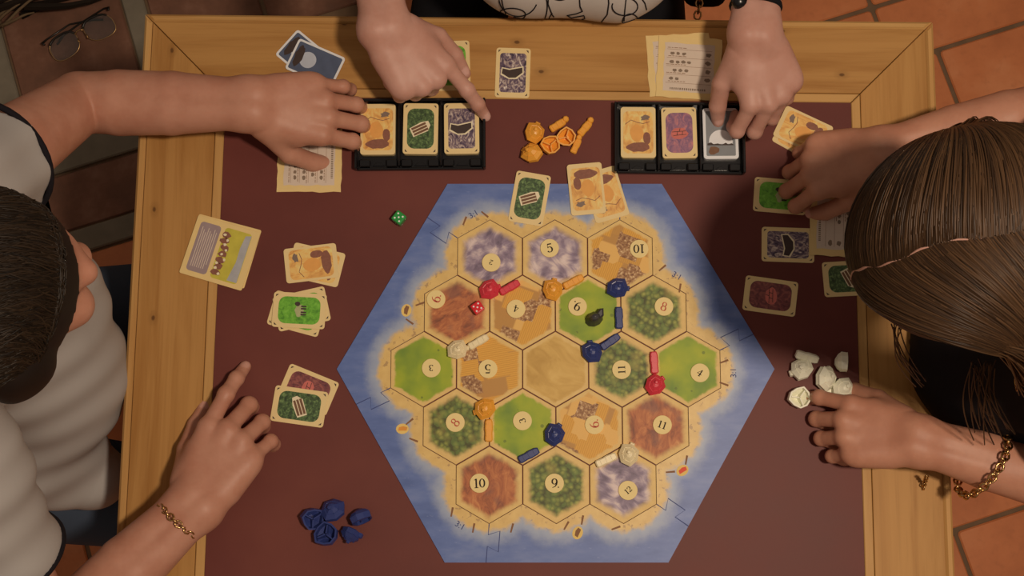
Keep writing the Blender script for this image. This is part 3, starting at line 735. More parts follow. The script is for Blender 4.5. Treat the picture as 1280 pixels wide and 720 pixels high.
def piece(kind, colour, px, turn, z, label, group, tilt=(0, 0), s=1.0, dz=0.0):
    key = (kind, colour)
    if key not in PM:
        PM[key] = {'hut': lambda: settlement_mesh('plastic_'+colour, False), 'cup': lambda: settlement_mesh('plastic_'+colour, True),
                   'road': lambda: road_mesh('plastic_'+colour, False), 'knobroad': lambda: road_mesh('plastic_'+colour, True)}[kind]()
    p = P(*px, z+.006)
    o = link('settlement' if kind in ('hut', 'cup') else 'roadway_piece', PM[key], None, (p.x, p.y, TZ+z+dz))
    o.rotation_euler = (R(tilt[0]), R(tilt[1]), R(turn)); s *= (1.12 if kind in ('hut', 'cup') else 1.06); o.scale = (s, s, s); tag(o, label, 'game piece', group)
    if tilt != (0, 0):      # let a tipped piece rest on its lowest point
        m = o.rotation_euler.to_matrix(); o.location.z = TZ+z - s*min((m @ v_.co).z for v_ in o.data.vertices) + dz
    return o
ZB = TH
piece('hut', 'red', (612, 362), 20, ZB, 'red settlement beside the red dice and the number four token', 'red pieces on the board', s=1.02)
piece('road', 'red', (637, 359), 30, ZB, 'red road on the edge of the number four wheat tile', 'red pieces on the board')
piece('road', 'red', (818, 453), 93, ZB, 'red road between forest and the number four pasture', 'red pieces on the board')
piece('hut', 'red', (819, 481), 40, ZB, 'red settlement above the number eleven hills tile', 'red pieces on the board', s=1.02)
piece('hut', 'orange', (691, 362), 80, ZB, 'orange settlement under the number five mountain tile', 'orange pieces on the board', s=1.05)
piece('road', 'orange', (717, 352), 28, ZB, 'orange road above the number nine pasture', 'orange pieces on the board')
piece('hut', 'orange', (606, 511), 200, ZB, 'orange settlement under the upside down number five token', 'orange pieces on the board', s=1.05)
piece('road', 'orange', (611, 538), 90, ZB, 'orange road between forest and the number three pasture', 'orange pieces on the board')
piece('hut', 'blue', (772, 360), 0, ZB, 'dark blue settlement under the number ten wheat tile', 'blue pieces on the board', s=1.05)
piece('road', 'blue', (774, 397), 91, ZB, 'dark blue road between pasture and the number eight forest', 'blue pieces on the board')
piece('road', 'blue', (763, 427), 35, ZB, 'dark blue slanting road above the number eleven forest', 'blue pieces on the board')
piece('hut', 'blue', (740, 440), 100, ZB, 'dark blue settlement at the corner of the desert tile', 'blue pieces on the board', s=1.05)
piece('hut', 'blue', (693, 543), 60, ZB, 'dark blue settlement above the number nine forest', 'blue pieces on the board', s=1.05)
piece('road', 'blue', (661, 569), 28, ZB, 'dark blue road at the lower edge of the number three pasture', 'blue pieces on the board')
piece('hut', 'pearl', (572, 437), 10, ZB, 'cream settlement beside the number three pasture', 'cream pieces on the board', s=1.0)
piece('road', 'pearl', (598, 427), 30, ZB, 'cream road under the number six hills tile', 'cream pieces on the board')
piece('hut', 'pearl', (786, 568), 70, ZB, 'cream settlement above the number twelve mountain tile', 'cream pieces on the board', s=1.05)
piece('road', 'pearl', (758, 575), 25, ZB, 'cream road above the number twelve mountain tile', 'cream pieces on the board')
# loose heaps on the leather
gr = 'loose orange pieces beside the card tray'
piece('hut', 'orange', (667, 166), 70, 0, 'loose orange settlement next to the wavy heap edge, highest of the huts', gr, (12, 0), 1.05)
piece('hut', 'orange', (666, 193), 150, 0, 'loose orange settlement nearest the log card on the board', gr, (0, 20), 1.05)
piece('cup', 'orange', (686, 182), 20, 0, 'upturned orange settlement in the middle of the orange heap', gr, (6, 8), .98)
piece('cup', 'orange', (708, 171), 50, 0, 'upturned orange settlement between the small orange roads', gr, (5, -8), .98)
piece('knobroad', 'orange', (697, 156), 32, 0, 'loose orange road pointing at the pine frame', gr)
piece('knobroad', 'orange', (731, 160), 50, 0, 'loose orange road nearest the card tray', gr)
piece('knobroad', 'orange', (720, 182), 65, 0, 'loose orange road nearest the wheat cards on the board', gr, s=.9)
gb = 'loose dark blue pieces on the leather'
piece('cup', 'blue', (386, 646), 10, 0, 'loose dark blue settlement tipped over at the heap end near the bracelet', gb, (15, 25), 1.1)
piece('cup', 'blue', (410, 671), 60, 0, 'upturned dark blue settlement showing its hollow inside', gb, (-12, 10), 1.15)
piece('hut', 'blue', (417, 640), 190, 0, 'dark blue settlement upright in the middle of the blue heap', gb, (25, 0), 1.15)
piece('cup', 'blue', (448, 637), 20, 0, 'dark blue settlement lying on its side above the heap', gb, (75, 15), 1.05)
piece('hut', 'blue', (442, 663), -20, 0, 'dark blue settlement lying on its side nearest the board', gb, (70, -20), 1.0)
gw = 'loose cream pieces by the pinching hand'
piece('road', 'white', (1008, 445), -15, 0, 'loose cream road leaning on a cream settlement', gw, (30, 5), 1.05, .004)
piece('hut', 'white', (1002, 463), 200, 0, 'loose cream settlement under the leaning cream road', gw, (18, 0), 1.1)
piece('cup', 'white', (1042, 453), 80, 0, 'cream settlement lying on its side apart from the heap', gw, (80, 30), 1.0)
piece('hut', 'white', (1029, 473), 60, 0, 'cream settlement in the middle of the cream heap', gw, (25, 10), 1.15)
piece('hut', 'white', (1052, 486), 10, 0, 'cream settlement above the curled fingers', gw, (0, 10), 1.1)
piece('road', 'white', (1036, 493), 80, 0, 'cream road lying by the fingertips', gw, s=.8)
piece('cup', 'white', (997, 497), 30, 0, 'round upturned cream settlement in front of the fingertip', gw, (4, 3), 1.08)
piece('knobroad', 'white', (1072, 495), 10, 0, 'cream road beside the knuckles at the moulding', gw, s=.8)
# robber
p = P(743, 398, ZB+.008); mb = MB()
mb.lathe([(.0085, 0), (.0092, .0010), (.0078, .0045), (.0058, .0100), (.0036, .0150), (.0046, .0168), (.0050, .0195), (.0034, .0225), (.0008, .0234)], 10, sx=1.0, sy=.78)
mb.prism([(.0015, -.0035), (.0090, -.0015), (.0118, .0050), (.0085, .0060), (.0040, .0035)], .0, .0120, .0015)
ro = mb.xform(Matrix.Diagonal((1.25, 1.25, 1.15))).build('robber_figure', 'plastic_black', None, (p.x, p.y, TZ+ZB), R(25)); tag(ro, 'dark grey cloaked figure standing on the number nine pasture', 'game piece')
# dice
def dice(px, z, rot, size, mat, label):
    import bmesh
    bm = bmesh.new(); bmesh.ops.create_cube(bm, size=size); bmesh.ops.bevel(bm, geom=bm.edges[:], offset=size*.14, segments=3, profile=.6, affect='EDGES')
    me = bpy.data.meshes.new('dice'); bm.to_mesh(me); bm.free(); me.materials.append(MAT[mat])
    p = P(*px, z+size/2); o = link('dice', me, None, (p.x, p.y, TZ+z+size/2), R(rot)); tag(o, label, 'dice', 'dice')
    q = size*.25; F = {0: [(0, 0), (q, q), (-q, -q), (q, -q), (-q, q)], 1: [(q, q), (-q, -q)], 2: [(0, 0), (q, q), (-q, -q)], 3: [(0, 0)], 4: [(q, q), (q, 0), (q, -q), (-q, q), (-q, 0), (-q, -q)]}
    mats_ = [Matrix.Identity(4), Matrix.Rotation(PI/2, 4, 'X'), Matrix.Rotation(-PI/2, 4, 'X'), Matrix.Rotation(PI/2, 4, 'Y'), Matrix.Rotation(-PI/2, 4, 'Y')]
    mb = MB()
    for k, m in enumerate(mats_):
        i = len(mb.v)
        for c in F[k]: mb.flat(circ(size*.085, 10, c), size/2+.00012)
        mb.xform(m, i)
    mb.build('pips', 'pip_white', o)
dice((499, 273), 0, 52, .0138, 'plastic_green', 'green dice showing five lying alone on the leather')
dice((597, 385), ZB, 35, .0132, 'plastic_ruby', 'red dice showing five on the number six hills tile')
# reading glasses on the floor border
plain('gold', (0.62, 0.40, 0.17, 1), 0.25, 0.5, 0.1, metal=1.0); plain('horn_dark', (0.012, 0.009, 0.007, 1), 0.25, 0.5)
g = G('lens_glass'); MAT['lens_glass'] = g.done((0.96, 0.97, 0.95, 1), 0.02, 0.5, trans=1.0)
p0 = P(47, 60, -.725); p1 = P(143, 8, -.725); d = p1-p0; ang = math.atan2(d.y, d.x)
gl = empty('reading_glasses', ((p0.x+p1.x)/2, (p0.y+p1.y)/2, .0045), ang); tag(gl, 'gold rimmed reading glasses lying on the terracotta tile behind the forearm', 'glasses')
LW = 0.056
def lens_out(s): return [(s*.036+x, -.018+y, .012 + .25*(y)) for x, y in [(LW/2*math.copysign(abs(math.cos(t))**.75, math.cos(t)), .021*math.copysign(abs(math.sin(t))**.8, math.sin(t))-.003*math.cos(t)*s) for t in [2*PI*k/36 for k in range(36)]]]
for s in (-1, 1):
    o_ = lens_out(s)
    MB().tube(o_, .0008, 6, closed=True).build('rim', 'gold', gl, smooth=True)
    m_ = MB(); i = len(m_.v); m_.v += o_; m_.face(tuple(range(36))); lens = m_.build('lens', 'lens_glass', gl)
    sol = lens.modifiers.new('thick', 'SOLIDIFY'); sol.thickness = .0012; sol.offset = 0
    MB().tube([q for q in o_ if q[1] > -.008], .0022, 6).build('brow_bar', 'horn_dark', gl, smooth=True)
    MB().tube([(s*.066, .001, .0165), (s*.069, .006, .015), (s*.060, .011, .010), (s*.010, .014-.004*s, .006), (-s*.030, .006, .0035), (-s*.048, -.004, .0030)], [.002, .0022, .0018, .0016, .0022, .002], 6).build('temple', 'horn_dark', gl, smooth=True)
    MB().tube([(s*.008, -.017, .012), (s*.0095, -.022, .014), (s*.008, -.027, .013)], .0016, 6).build('nose_pad', 'gold', gl, smooth=True)
MB().tube([(-.009, -.010, .014), (-.004, -.0055, .0155), (.004, -.0055, .0155), (.009, -.010, .014)], .0012, 6).build('bridge', 'gold', gl, smooth=True)
# dry twigs in the dark corner
plain('twig_bark', (0.17, 0.115, 0.065, 1), 0.8, 0.2, 0.3, 50); plain('twig_dark', (0.018, 0.012, 0.008, 1), 0.8, 0.2, 0.4, 40)
p = P(0, 5, -.72); tw = empty('twig_bundle', (p.x+.04, p.y+.006, 0.004)); tag(tw, 'bundle of dry brown twigs lying behind the spectacles', 'twigs')
rr = random.Random(21); mb = MB()
for k in range(60):
    a = R(rr.uniform(13, 24)); L = rr.uniform(.2, .34); oy = rr.uniform(-.035, .16); ox = rr.uniform(-.20, .02); z0 = rr.uniform(.008, .06)
    pts = [(ox+L*t*math.cos(a), oy+L*t*math.sin(a)+.012*math.sin(4*t+k), z0+.02*math.sin(3*t+k*.7)*(1-t)) for t in [q/6 for q in range(7)]]
    mb.tube(pts, [.006*(1-.6*q/6)+.001 for q in range(7)], 5)
mb.build('dark_brush', 'twig_dark', tw)
for k in range(14):
    a0 = P(-6+rr.uniform(-8, 14), 30+rr.uniform(-8, 10), -.70); aa = R(18+k*7.5 + rr.uniform(-3, 3)); L = rr.uniform(.07, .16)
    o0 = a0-tw.location
    pts = [(o0.x+L*t*math.cos(aa)+.006*math.sin(5*t+k), o0.y+L*t*math.sin(aa), .062+.012*math.sin(2.5*t)) for t in [q/6 for q in range(7)]]
    MB().tube(pts, [.0026*(1-.6*q/6)+.0006 for q in range(7)], 5).build('twig', 'twig_bark', tw, smooth=True)
# ------------------------------------------------------------------ people: smooth bodies grown from a field of tapered limbs
def V3(p): return np.array(p, np.float32)
class Field:
    """union of tapered limbs and ellipsoids; base parts blend softly, fingers stay apart from each other"""
    def __init__(s, k=0.012): s.base = []; s.groups = []; s.k = k; s.cuts = []; s.warp = None
    def limb(s, a, b, ra, rb, g=None, cut=None):
        a, b = V3(a), V3(b); p = ('c', a, b, ra, rb, cut, (a+b)/2, np.linalg.norm(b-a)/2+max(ra, rb))
        (s.base if g is None else g).append(p)
    def ell(s, c, r, M=None, g=None):
        Mm = np.eye(3, dtype=np.float32) if M is None else np.array(M, np.float32)
        (s.base if g is None else g).append(('e', V3(c), Mm, V3(r), None, None, V3(c), float(max(r))))
    def group(s, k=0.007): g = []; s.groups.append((g, k)); return g
    @staticmethod
    def sd(p, P_):
        if p[0] == 'c':
            a, b, ra, rb = p[1:5]; ba = b-a; q = P_-a; t = np.clip(q@ba/max(1e-12, float(ba@ba)), 0, 1)
            d = np.linalg.norm(q-t[:, None]*ba, axis=1)-(ra+t*(rb-ra))
            if p[5] is not None: d = np.maximum(d, (P_-p[5][0])@p[5][1])
            return d
        q = (P_-p[1])@p[2]; r = p[3]; k0 = np.linalg.norm(q/r, axis=1); k1 = np.linalg.norm(q/(r*r), axis=1)
        return k0*(k0-1)/np.maximum(k1, 1e-6)
    @staticmethod
    def smin(a, b, k):
        h = np.clip(0.5+0.5*(b-a)/k, 0, 1); return b*(1-h)+a*h-k*h*(1-h)
    def ev(s, P_, near=None):
        big = np.full(len(P_), 1.0, np.float32); d = big
        for p in s.base:
            if near is None or near(p): d = s.smin(d, s.sd(p, P_), s.k)
        out = d
        for g, k in s.groups:
            e = None
            for p in g:
                if near is None or near(p):
                    q = s.sd(p, P_); e = q if e is None else s.smin(e, q, 0.003)
            if e is not None: out = np.minimum(out, s.smin(d, e, k))
        for c, n_ in s.cuts: out = np.maximum(out, (P_-c)@n_)
        if s.warp is not None: out = out+s.warp(P_)
        return out
    def allp(s):
        r = list(s.base)
        for g, _ in s.groups: r += g
        return r
    def mesh(s, name, mat, h=0.002, nb=16, tint=None):
        ps = s.allp(); cs = np.array([p[6] for p in ps]); rs = np.array([p[7] for p in ps])
        lo = (cs-rs[:, None]).min(0)-0.03; hi = (cs+rs[:, None]).max(0)+0.03; B = nb*h
        nn = np.ceil((hi-lo)/B).astype(int); ii = np.stack(np.meshgrid(*[np.arange(x) for x in nn], indexing='ij'), -1).reshape(-1, 3)
        cen = (lo+(ii+0.5)*B).astype(np.float32); hd = B*0.87
        act = np.zeros(len(cen), bool)
        for c in range(0, len(cen), 20000): act[c:c+20000] = np.abs(s.ev(cen[c:c+20000])) < hd*1.35+0.006
        ii = ii[act]; cen = cen[act]
        g1 = np.arange(nb+1); loc = np.stack(np.meshgrid(g1, g1, g1, indexing='ij'), -1).reshape(-1, 3)
        N = (nn*nb+2).astype(np.int64); ids = []; vs_ = []; quads = []
        off = np.stack(np.meshgrid([0, 1], [0, 1], [0, 1], indexing='ij'), -1).reshape(-1, 3)
        ed = [(a, b) for a in range(8) for b in range(a+1, 8) if np.abs(off[a]-off[b]).sum() == 1]
        def gid(c): return (c[..., 0]*N[1]+c[..., 1])*N[2]+c[..., 2]
        for bi, bc in zip(ii, cen):
            base = bi*nb; P_ = (lo+(base+loc)*h).astype(np.float32)
            def near(p): 
                q = bc-p[6]; return q@q < (p[7]+hd+0.03)**2
            F = s.ev(P_, near).reshape(nb+1, nb+1, nb+1); S = F < 0
            if S.all() or not S.any(): continue
            cnt = sum(S[o[0]:nb+o[0], o[1]:nb+o[1], o[2]:nb+o[2]].astype(np.int8) for o in off)
            cc = np.argwhere((cnt > 0) & (cnt < 8))
            if len(cc) == 0: continue
            vals = np.stack([F[cc[:, 0]+o[0], cc[:, 1]+o[1], cc[:, 2]+o[2]] for o in off], 1)
            acc = np.zeros((len(cc), 3)); num = np.zeros(len(cc))
            for a, b in ed:
                fa, fb = vals[:, a], vals[:, b]; m = (fa < 0) != (fb < 0)
                t = np.where(m, fa/np.where(m, fa-fb, 1), 0)
                acc += m[:, None]*(off[a]+t[:, None]*(off[b]-off[a])); num += m
            vs_.append(lo+(base+cc+acc/num[:, None])*h); ids.append(gid(base+cc))
            for ax in range(3):
                b_, c_ = (ax+1) % 3, (ax+2) % 3; sl = [slice(0, nb)]*3; sh = list(sl); sh[ax] = slice(1, nb+1)
                A0 = S[tuple(sl)]; A1 = S[tuple(sh)]; e = np.argwhere(A0 != A1)
                if len(e) == 0: continue
                flip = A0[e[:, 0], e[:, 1], e[:, 2]]; e = e+base; eb = np.eye(3, dtype=int)[b_]; ec = np.eye(3, dtype=int)[c_]
                q = np.stack([gid(e-eb-ec), gid(e-ec), gid(e), gid(e-eb)], 1); q[~flip] = q[~flip][:, ::-1]; quads.append(q)
        ids = np.concatenate(ids); V_ = np.concatenate(vs_); Q = np.concatenate(quads); o = np.argsort(ids); ids = ids[o]; V_ = V_[o]
        k = np.clip(np.searchsorted(ids, Q), 0, len(ids)-1); ok = (ids[k] == Q).all(1); k = k[ok].astype(np.int32)
        me = bpy.data.meshes.new(name); me.vertices.add(len(V_)); me.vertices.foreach_set('co', V_.astype(np.float32).ravel())
        me.loops.add(k.size); me.loops.foreach_set('vertex_index', k.ravel()); me.polygons.add(len(k))
        me.polygons.foreach_set('loop_start', np.arange(0, k.size, 4, dtype=np.int32)); me.polygons.foreach_set('use_smooth', np.ones(len(k), bool))
        me.update(calc_edges=True)
        if tint is not None:
            at = me.attributes.new('tint', 'FLOAT', 'POINT'); at.data.foreach_set('value', tint(V_.astype(np.float32)).astype(np.float32))
        me.materials.append(MAT[mat]); return me

FINGERS = [((.086, .027, .001), (.041, .025, .022), .0098), ((.091, .006, .003), (.045, .029, .023), .0100), ((.086, -.0145, .001), (.041, .027, .023), .0094), ((.076, -.0325, -.004), (.032, .020, .020), .0083)]
def hand(F, wrist, d, n, thumb, s, fingers, th, nails, flex=0.0):
    """wrist point, finger direction d, back-of-hand normal n, thumb = +1/-1 side; fingers: (spread, mcp, pip, dip) degrees"""
    x = Vector(d).normalized(); z = Vector(n); z = (z-x*z.dot(x)).normalized(); y = z.cross(x)*thumb
    O = Vector(wrist)
    def T(p): return O+(x*p[0]+y*p[1]+z*p[2])*s
    def D(v): return x*v[0]+y*v[1]+z*v[2]
    for k, (m, L, r) in enumerate(FINGERS):
        F.limb(T((.002, m[1]*.50, -.004)), T((m[0]-.004, m[1], m[2]-.003)), .0148*s, .0122*s)
    F.limb(T((-.004, .011, -.004)), T((-.004, -.011, -.004)), .0160*s, .0160*s)
    F.limb(T((.03, -.024, -.008)), T((.064, -.032, -.007)), .014*s, .0115*s)
    F.limb(T((.026, .020, -.009)), T((.056, .030, -.010)), .0155*s, .012*s)
    tips = []
    for (m, L, r), (sp, a1, a2, a3) in zip(FINGERS, fingers):
        g = F.group(.006*s); p = Vector(m); p.z -= .001; pit = 0.0; rr = [r, r*.93, r*.84, r*.70]
        base_in = Vector((m[0]-.012, m[1]*.97, m[2]-.003)); F.limb(T(base_in), T(p), r*1.08*s, r*1.06*s, g)
        for q, (a, l) in enumerate(zip((a1, a2, a3), L)):
            pit += R(a); dv = Vector((math.cos(R(sp))*math.cos(pit), math.sin(R(sp))*math.cos(pit), -math.sin(pit)))
            p2 = p+dv*l; F.limb(T(p), T(p2), rr[q]*s, rr[q+1]*s, g)
            if q < 2: F.ell(T(p2+Vector((0, 0, .0012))), (rr[q+1]*1.06*s,)*3, None, g)
            p = p2
        up = Vector((math.cos(R(sp))*math.sin(pit), 0, math.cos(pit)))
        nails.append((np.array(T(p+up*r*.62-dv*.002)), r*.72*s)); tips.append(T(p))
    g = F.group(.011*s); p = Vector((.020, .024, -.009)); rr = [.0150, .0118, .0108, .0080]
    for q, ((az, pi_), l) in enumerate(zip(th, (.044, .034, .028))):
        dv = Vector((math.cos(R(az))*math.cos(R(pi_)), math.sin(R(az))*math.cos(R(pi_)), -math.sin(R(pi_))))
        p2 = p+dv*l; F.limb(T(p), T(p2), rr[q]*s, rr[q+1]*s, g); p = p2
    tips.append(T(p)); nails.append((np.array(T(p+Vector((0, 0, .006))-dv*.003)), .007*s))
    return tips
def arm(F, wrist, elbow, shoulder, s=1.0, hdir=None, rw=.0225, re=.036):
    w_, e, sh = Vector(wrist), Vector(elbow), Vector(shoulder); d = (w_-e).normalized()
    side = d.cross(Vector((0, 0, 1))).normalized()
    a = w_+(e-w_)*.45; b = w_+(e-w_)*.76; g = F.group(.016)
    for k in (-1, 1): F.limb(w_+d*.006+side*.0095*k*s, a+side*.007*k*s, rw*.80*s, re*.80*s, g); F.limb(a+side*.007*k*s, b+side*.002*k*s, re*.80*s, re*.98*s, g)
    F.limb(b, e, re*1.0*s, re*.95*s, g)
    F.limb(e, e+(sh-e)*.5, re*.95*s, .043*s, g); F.limb(e+(sh-e)*.5, sh, .043*s, .052*s, g)

def head(F, c, fwd, up, s=1.0):
    """skull, jaw, nose, ears, brow and lips; returns the frame matrix (columns: forward, left, up)"""
    f = Vector(fwd).normalized(); u = Vector(up); u = (u-f*u.dot(f)).normalized(); l = u.cross(f); M = Matrix((f, l, u)).transposed(); C = Vector(c)
    def T(p): return C+M@(Vector(p)*s)
    F.ell(T((-.008, 0, .018)), (.098*s, .077*s, .092*s), M); F.ell(T((.030, 0, -.035)), (.058*s, .060*s, .075*s), M)
    F.ell(T((.052, 0, -.082)), (.030*s, .034*s, .028*s), M)
    F.limb(T((.086, 0, .012)), T((.108, 0, -.024)), .0095*s, .0125*s); F.ell(T((.100, 0, -.030)), (.014*s, .017*s, .010*s), M)
    F.limb(T((.082, .034, .020)), T((.086, -.034, .020)), .012*s, .012*s)
    F.limb(T((.088, .016, -.058)), T((.088, -.016, -.058)), .007*s, .007*s); F.limb(T((.086, .014, -.068)), T((.086, -.014, -.068)), .0075*s, .0075*s)
    for k in (-1, 1):
        F.ell(T((.070, k*.040, -.020)), (.022*s, .022*s, .022*s), M)
        g = F.group(.006); F.ell(T((-.006, k*.083, -.012)), (.018*s, .0075*s, .031*s), M, g); F.ell(T((-.010, k*.087, .004)), (.020*s, .007*s, .018*s), M, g)
    return M
def eyes(root, c, M, s):
    for k in (-1, 1):
        p = Vector(c)+M@(Vector((.073, k*.032, .002))*s)
        o = MB().ball((0, 0, 0), .0125*s, 12, 8).build('eye', 'eye_white', root, p, 0, True)
        q = M@Vector((.0105*s, 0, 0)); MB().ball(tuple(q), .0055*s, 10, 6).build('iris', 'eye_dark', o, (0, 0, 0), 0, True)
def tubes(name, paths, rad, mat, parent, sides=4):
    """many thin strands as one mesh; paths (S,N,3), rad (N,) or (S,N)"""
    S_, N_ = paths.shape[:2]; t = np.gradient(paths, axis=1); t /= np.maximum(np.linalg.norm(t, axis=2, keepdims=True), 1e-9)
    ref = np.array([0.31, 0.52, 0.79]); a = np.cross(t, ref); a /= np.maximum(np.linalg.norm(a, axis=2, keepdims=True), 1e-9); b = np.cross(t, a)
    rad = np.broadcast_to(rad, (S_, N_)); ang = 2*np.pi*np.arange(sides)/sides
    v = paths[:, :, None]+rad[:, :, None, None]*(a[:, :, None]*np.cos(ang)[None, None, :, None]+b[:, :, None]*np.sin(ang)[None, None, :, None])
    idx = np.arange(S_*N_*sides).reshape(S_, N_, sides); i0 = idx[:, :-1]; i1 = idx[:, 1:]
    f = np.stack([i0, np.roll(i0, -1, 2), np.roll(i1, -1, 2), i1], -1).reshape(-1, 4)
    me = bpy.data.meshes.new(name); me.vertices.add(v.size//3); me.vertices.foreach_set('co', v.astype(np.float32).ravel())
    me.loops.add(f.size); me.loops.foreach_set('vertex_index', f.astype(np.int32).ravel()); me.polygons.add(len(f)); me.polygons.foreach_set('loop_start', np.arange(0, f.size, 4, dtype=np.int32))
    me.polygons.foreach_set('use_smooth', np.ones(len(f), bool)); me.update(calc_edges=True); me.materials.append(MAT[mat]); o = link(name, me, parent); return o

def skin(name, base, warm, nail):
    g = G(name); v = g.co(); f = g.noise(v, 24, 4, 0.6); at = g.n('ShaderNodeAttribute', attribute_name='tint').outputs['Fac']
    c = g.mix(g.step(f, 0.35, 0.7), base, warm); c = g.mix(g.math('MULTIPLY', g.noise(v, 160, 3), 0.22), c, tuple(x*.72 for x in warm[:3])+(1,))
    c = g.mix(at, c, nail); g.bump(g.noise(v, 420, 3, 0.6), 0.12, 0.0006)
    MAT[name] = g.done(c, 0.48, 0.38, sss=0.10)
skin('skin_man', A(168, 112, 84), A(158, 100, 73), A(182, 128, 104)); skin('skin_top', A(174, 122, 98), A(164, 110, 86), A(190, 140, 118)); skin('skin_woman', A(168, 110, 80), A(156, 98, 70), A(184, 126, 102))
def hairmat(name, c0, c1, rough=.42):
    g = G(name); r = g.island(); c = g.mix(r, c0, c1); MAT[name] = g.done(c, rough, 0.28)
hairmat('hair_man', (0.007, 0.0045, 0.003, 1), (0.030, 0.018, 0.010, 1), .5); hairmat('hair_woman', (0.030, 0.016, 0.009, 1), (0.100, 0.052, 0.024, 1), .45)
plain('hair_cap_man', (0.012, 0.007, 0.005, 1), .6, .3, .3, 60); plain('hair_cap_woman', (0.050, 0.026, 0.014, 1), .6, .3, .3, 60)
plain('eye_white', (0.75, 0.72, 0.68, 1), .2, .5, .02); plain('eye_dark', (0.03, 0.018, 0.01, 1), .15, .5)
def cloth(name, col, bump=.15, rough=.85):
    g = G(name); v = g.co(); f = g.noise(v, 9, 3); w1 = g.noise(v, 900, 2)
    g.bump(w1, bump, 0.0006); MAT[name] = g.done(g.mix(f, tuple(x*.93 for x in col[:3])+(1,), col), rough, 0.2)
cloth('white_cotton', (0.46, 0.44, 0.43, 1)); cloth('print_cotton', (0.60, 0.56, 0.53, 1)); cloth('black_knit', (0.010, 0.008, 0.010, 1)); cloth('navy_trim', (0.012, 0.010, 0.014, 1)); cloth('blue_denim', (0.060, 0.082, 0.125, 1), .3); cloth('black_cloth', (0.010, 0.010, 0.013, 1)); cloth('shoe_leather', (0.02, 0.014, 0.01, 1), .1, .5)
def tint_of(nails):
    def f(V_):
        r = np.zeros(len(V_), np.float32)
        for c, rad in nails: d = np.linalg.norm(V_-c.astype(np.float32), axis=1); r = np.maximum(r, np.clip((rad-d)/(rad*.25), 0, 1)*.8)
        return r
    return f
def chain(name, pts, r, parent, mat='gold', link_len=.0055, flat_=.62):
    """bracelet: linked oval rings along a closed path"""
    pts = [Vector(p) for p in pts]; n = len(pts); seg = [(pts[(i+1) % n]-pts[i]).length for i in range(n)]; tot = sum(seg); m = max(8, int(tot/link_len)); mb = MB()
    for k in range(m):
        s_ = tot*k/m; i = 0
        while s_ > seg[i]: s_ -= seg[i]; i += 1
        p = pts[i].lerp(pts[(i+1) % n], s_/seg[i]); t = (pts[(i+1) % n]-pts[i]).normalized(); a = t.orthogonal().normalized(); b = t.cross(a); an = PI/4+(PI/2 if k % 2 else 0); u = a*math.cos(an)+b*math.sin(an)
        mb.tube([p+t*math.cos(q*PI/4)*link_len*.78+u*math.sin(q*PI/4)*link_len*flat_ for q in range(8)], r, 5, closed=True)
    return mb.build(name, mat, parent, smooth=True)
def ring_around(c, axis, rx, n=40, squash=1.0, up=(0, 0, 1)):
    ax = Vector(axis).normalized(); u = Vector(up); u = (u-ax*u.dot(ax)).normalized(); w_ = ax.cross(u); C = Vector(c)
    return [C+(w_*math.cos(2*PI*k/n)+u*math.sin(2*PI*k/n)*squash)*rx for k in range(n)]
def legs(F, hip, knees, feet, rh=.085, rk=.062, ra=.05):
    for k, (kn, ft) in enumerate(zip(knees, feet)):
        sg = Vector(kn)-Vector(hip); h = Vector(hip)+Vector((0, 0, 0)); side = Vector((kn[0], kn[1], 0))-Vector((hip[0], hip[1], 0))
        other = knees[1-k]; lat = (Vector(kn)-Vector(other)); lat.z = 0; lat = lat.normalized()*.085
        F.limb(h+lat, kn, rh, rk); F.limb(kn, ft, rk, ra)
def shoes(root, feet, fd):
    for ft in feet:
        F = Field(.02); f = Vector(fd).normalized(); a = Vector(ft); F.limb((a.x, a.y, .045), tuple(Vector((a.x, a.y, .042))+f*.16), .042, .034); F.cuts.append((V3((0, 0, .004)), V3((0, 0, -1))))
        link('shoe', F.mesh('shoe', 'shoe_leather', .006), root)
def seat(loc, rz, label):
    root = empty('chair', (loc[0], loc[1], 0), rz); tag(root, label, 'chair')
    MB().prism(rrect(.40, .40, .03, 4), -.024, 0, .006).build('seat', 'pine', root, (0, 0, loc[2]))
    for sx in (-1, 1):
        for sy in (-1, 1): MB().prism(rrect(.034, .034, .006, 2), 0, loc[2]-.024).build('leg', 'pine', root, (sx*.17, sy*.17, 0))
        MB().prism(rrect(.030, .034, .006, 2), loc[2], loc[2]+.42).build('back_post', 'pine', root, (-.182, sx*.17, 0))
    for q in (.18, .34): MB().box((0, 0, 0), (.018, .31, .06)).build('back_slat', 'pine', root, (-.185, 0, loc[2]+q))
# ------------------------------------------------------------------ the man in the white shirt
def person(name, label, base): r = empty(name, base); tag(r, label, 'person'); return r
man = person('person', 'seated person in white dark-trimmed t-shirt with short dark hair reaching both hands over the table', (0, 0, 0))
F = Field(.014); nails = []
sL = P(-74, 246, .25); sR = P(-66, 590, .25); eL = P(100, 128, .048); wL = P(312, 130, .075)
eR = P(62, 805, .055); wR = P(242, 632, .062)
arm(F, wL, eL, sL, 1.06); arm(F, wR, eR, sR, 1.06)
hand(F, wL, P(430, 143, .045)-P(322, 131, .068), (0.05, -.1, 1), -1, 1.03,
     [(0, 30, 42, 22), (-1, 30, 42, 24), (-3, 27, 42, 22), (-6, 22, 38, 20)], [(38, 30), (10, 30), (-4, 22)], nails)
hand(F, wR, P(300, 527, .045)-P(245, 632, .062), (-.05, 0, 1), 1, 1.03,
     [(2, 10, 14, 8), (-4, 34, 50, 26), (-8, 40, 55, 30), (-14, 36, 52, 28)], [(30, 26), (14, 22), (8, 14)], nails)
hc = P(-28, 378, .40); yaw, pit = R(42), R(-29)
hf = Vector((math.cos(yaw)*math.cos(pit), math.sin(yaw)*math.cos(pit), math.sin(pit)))
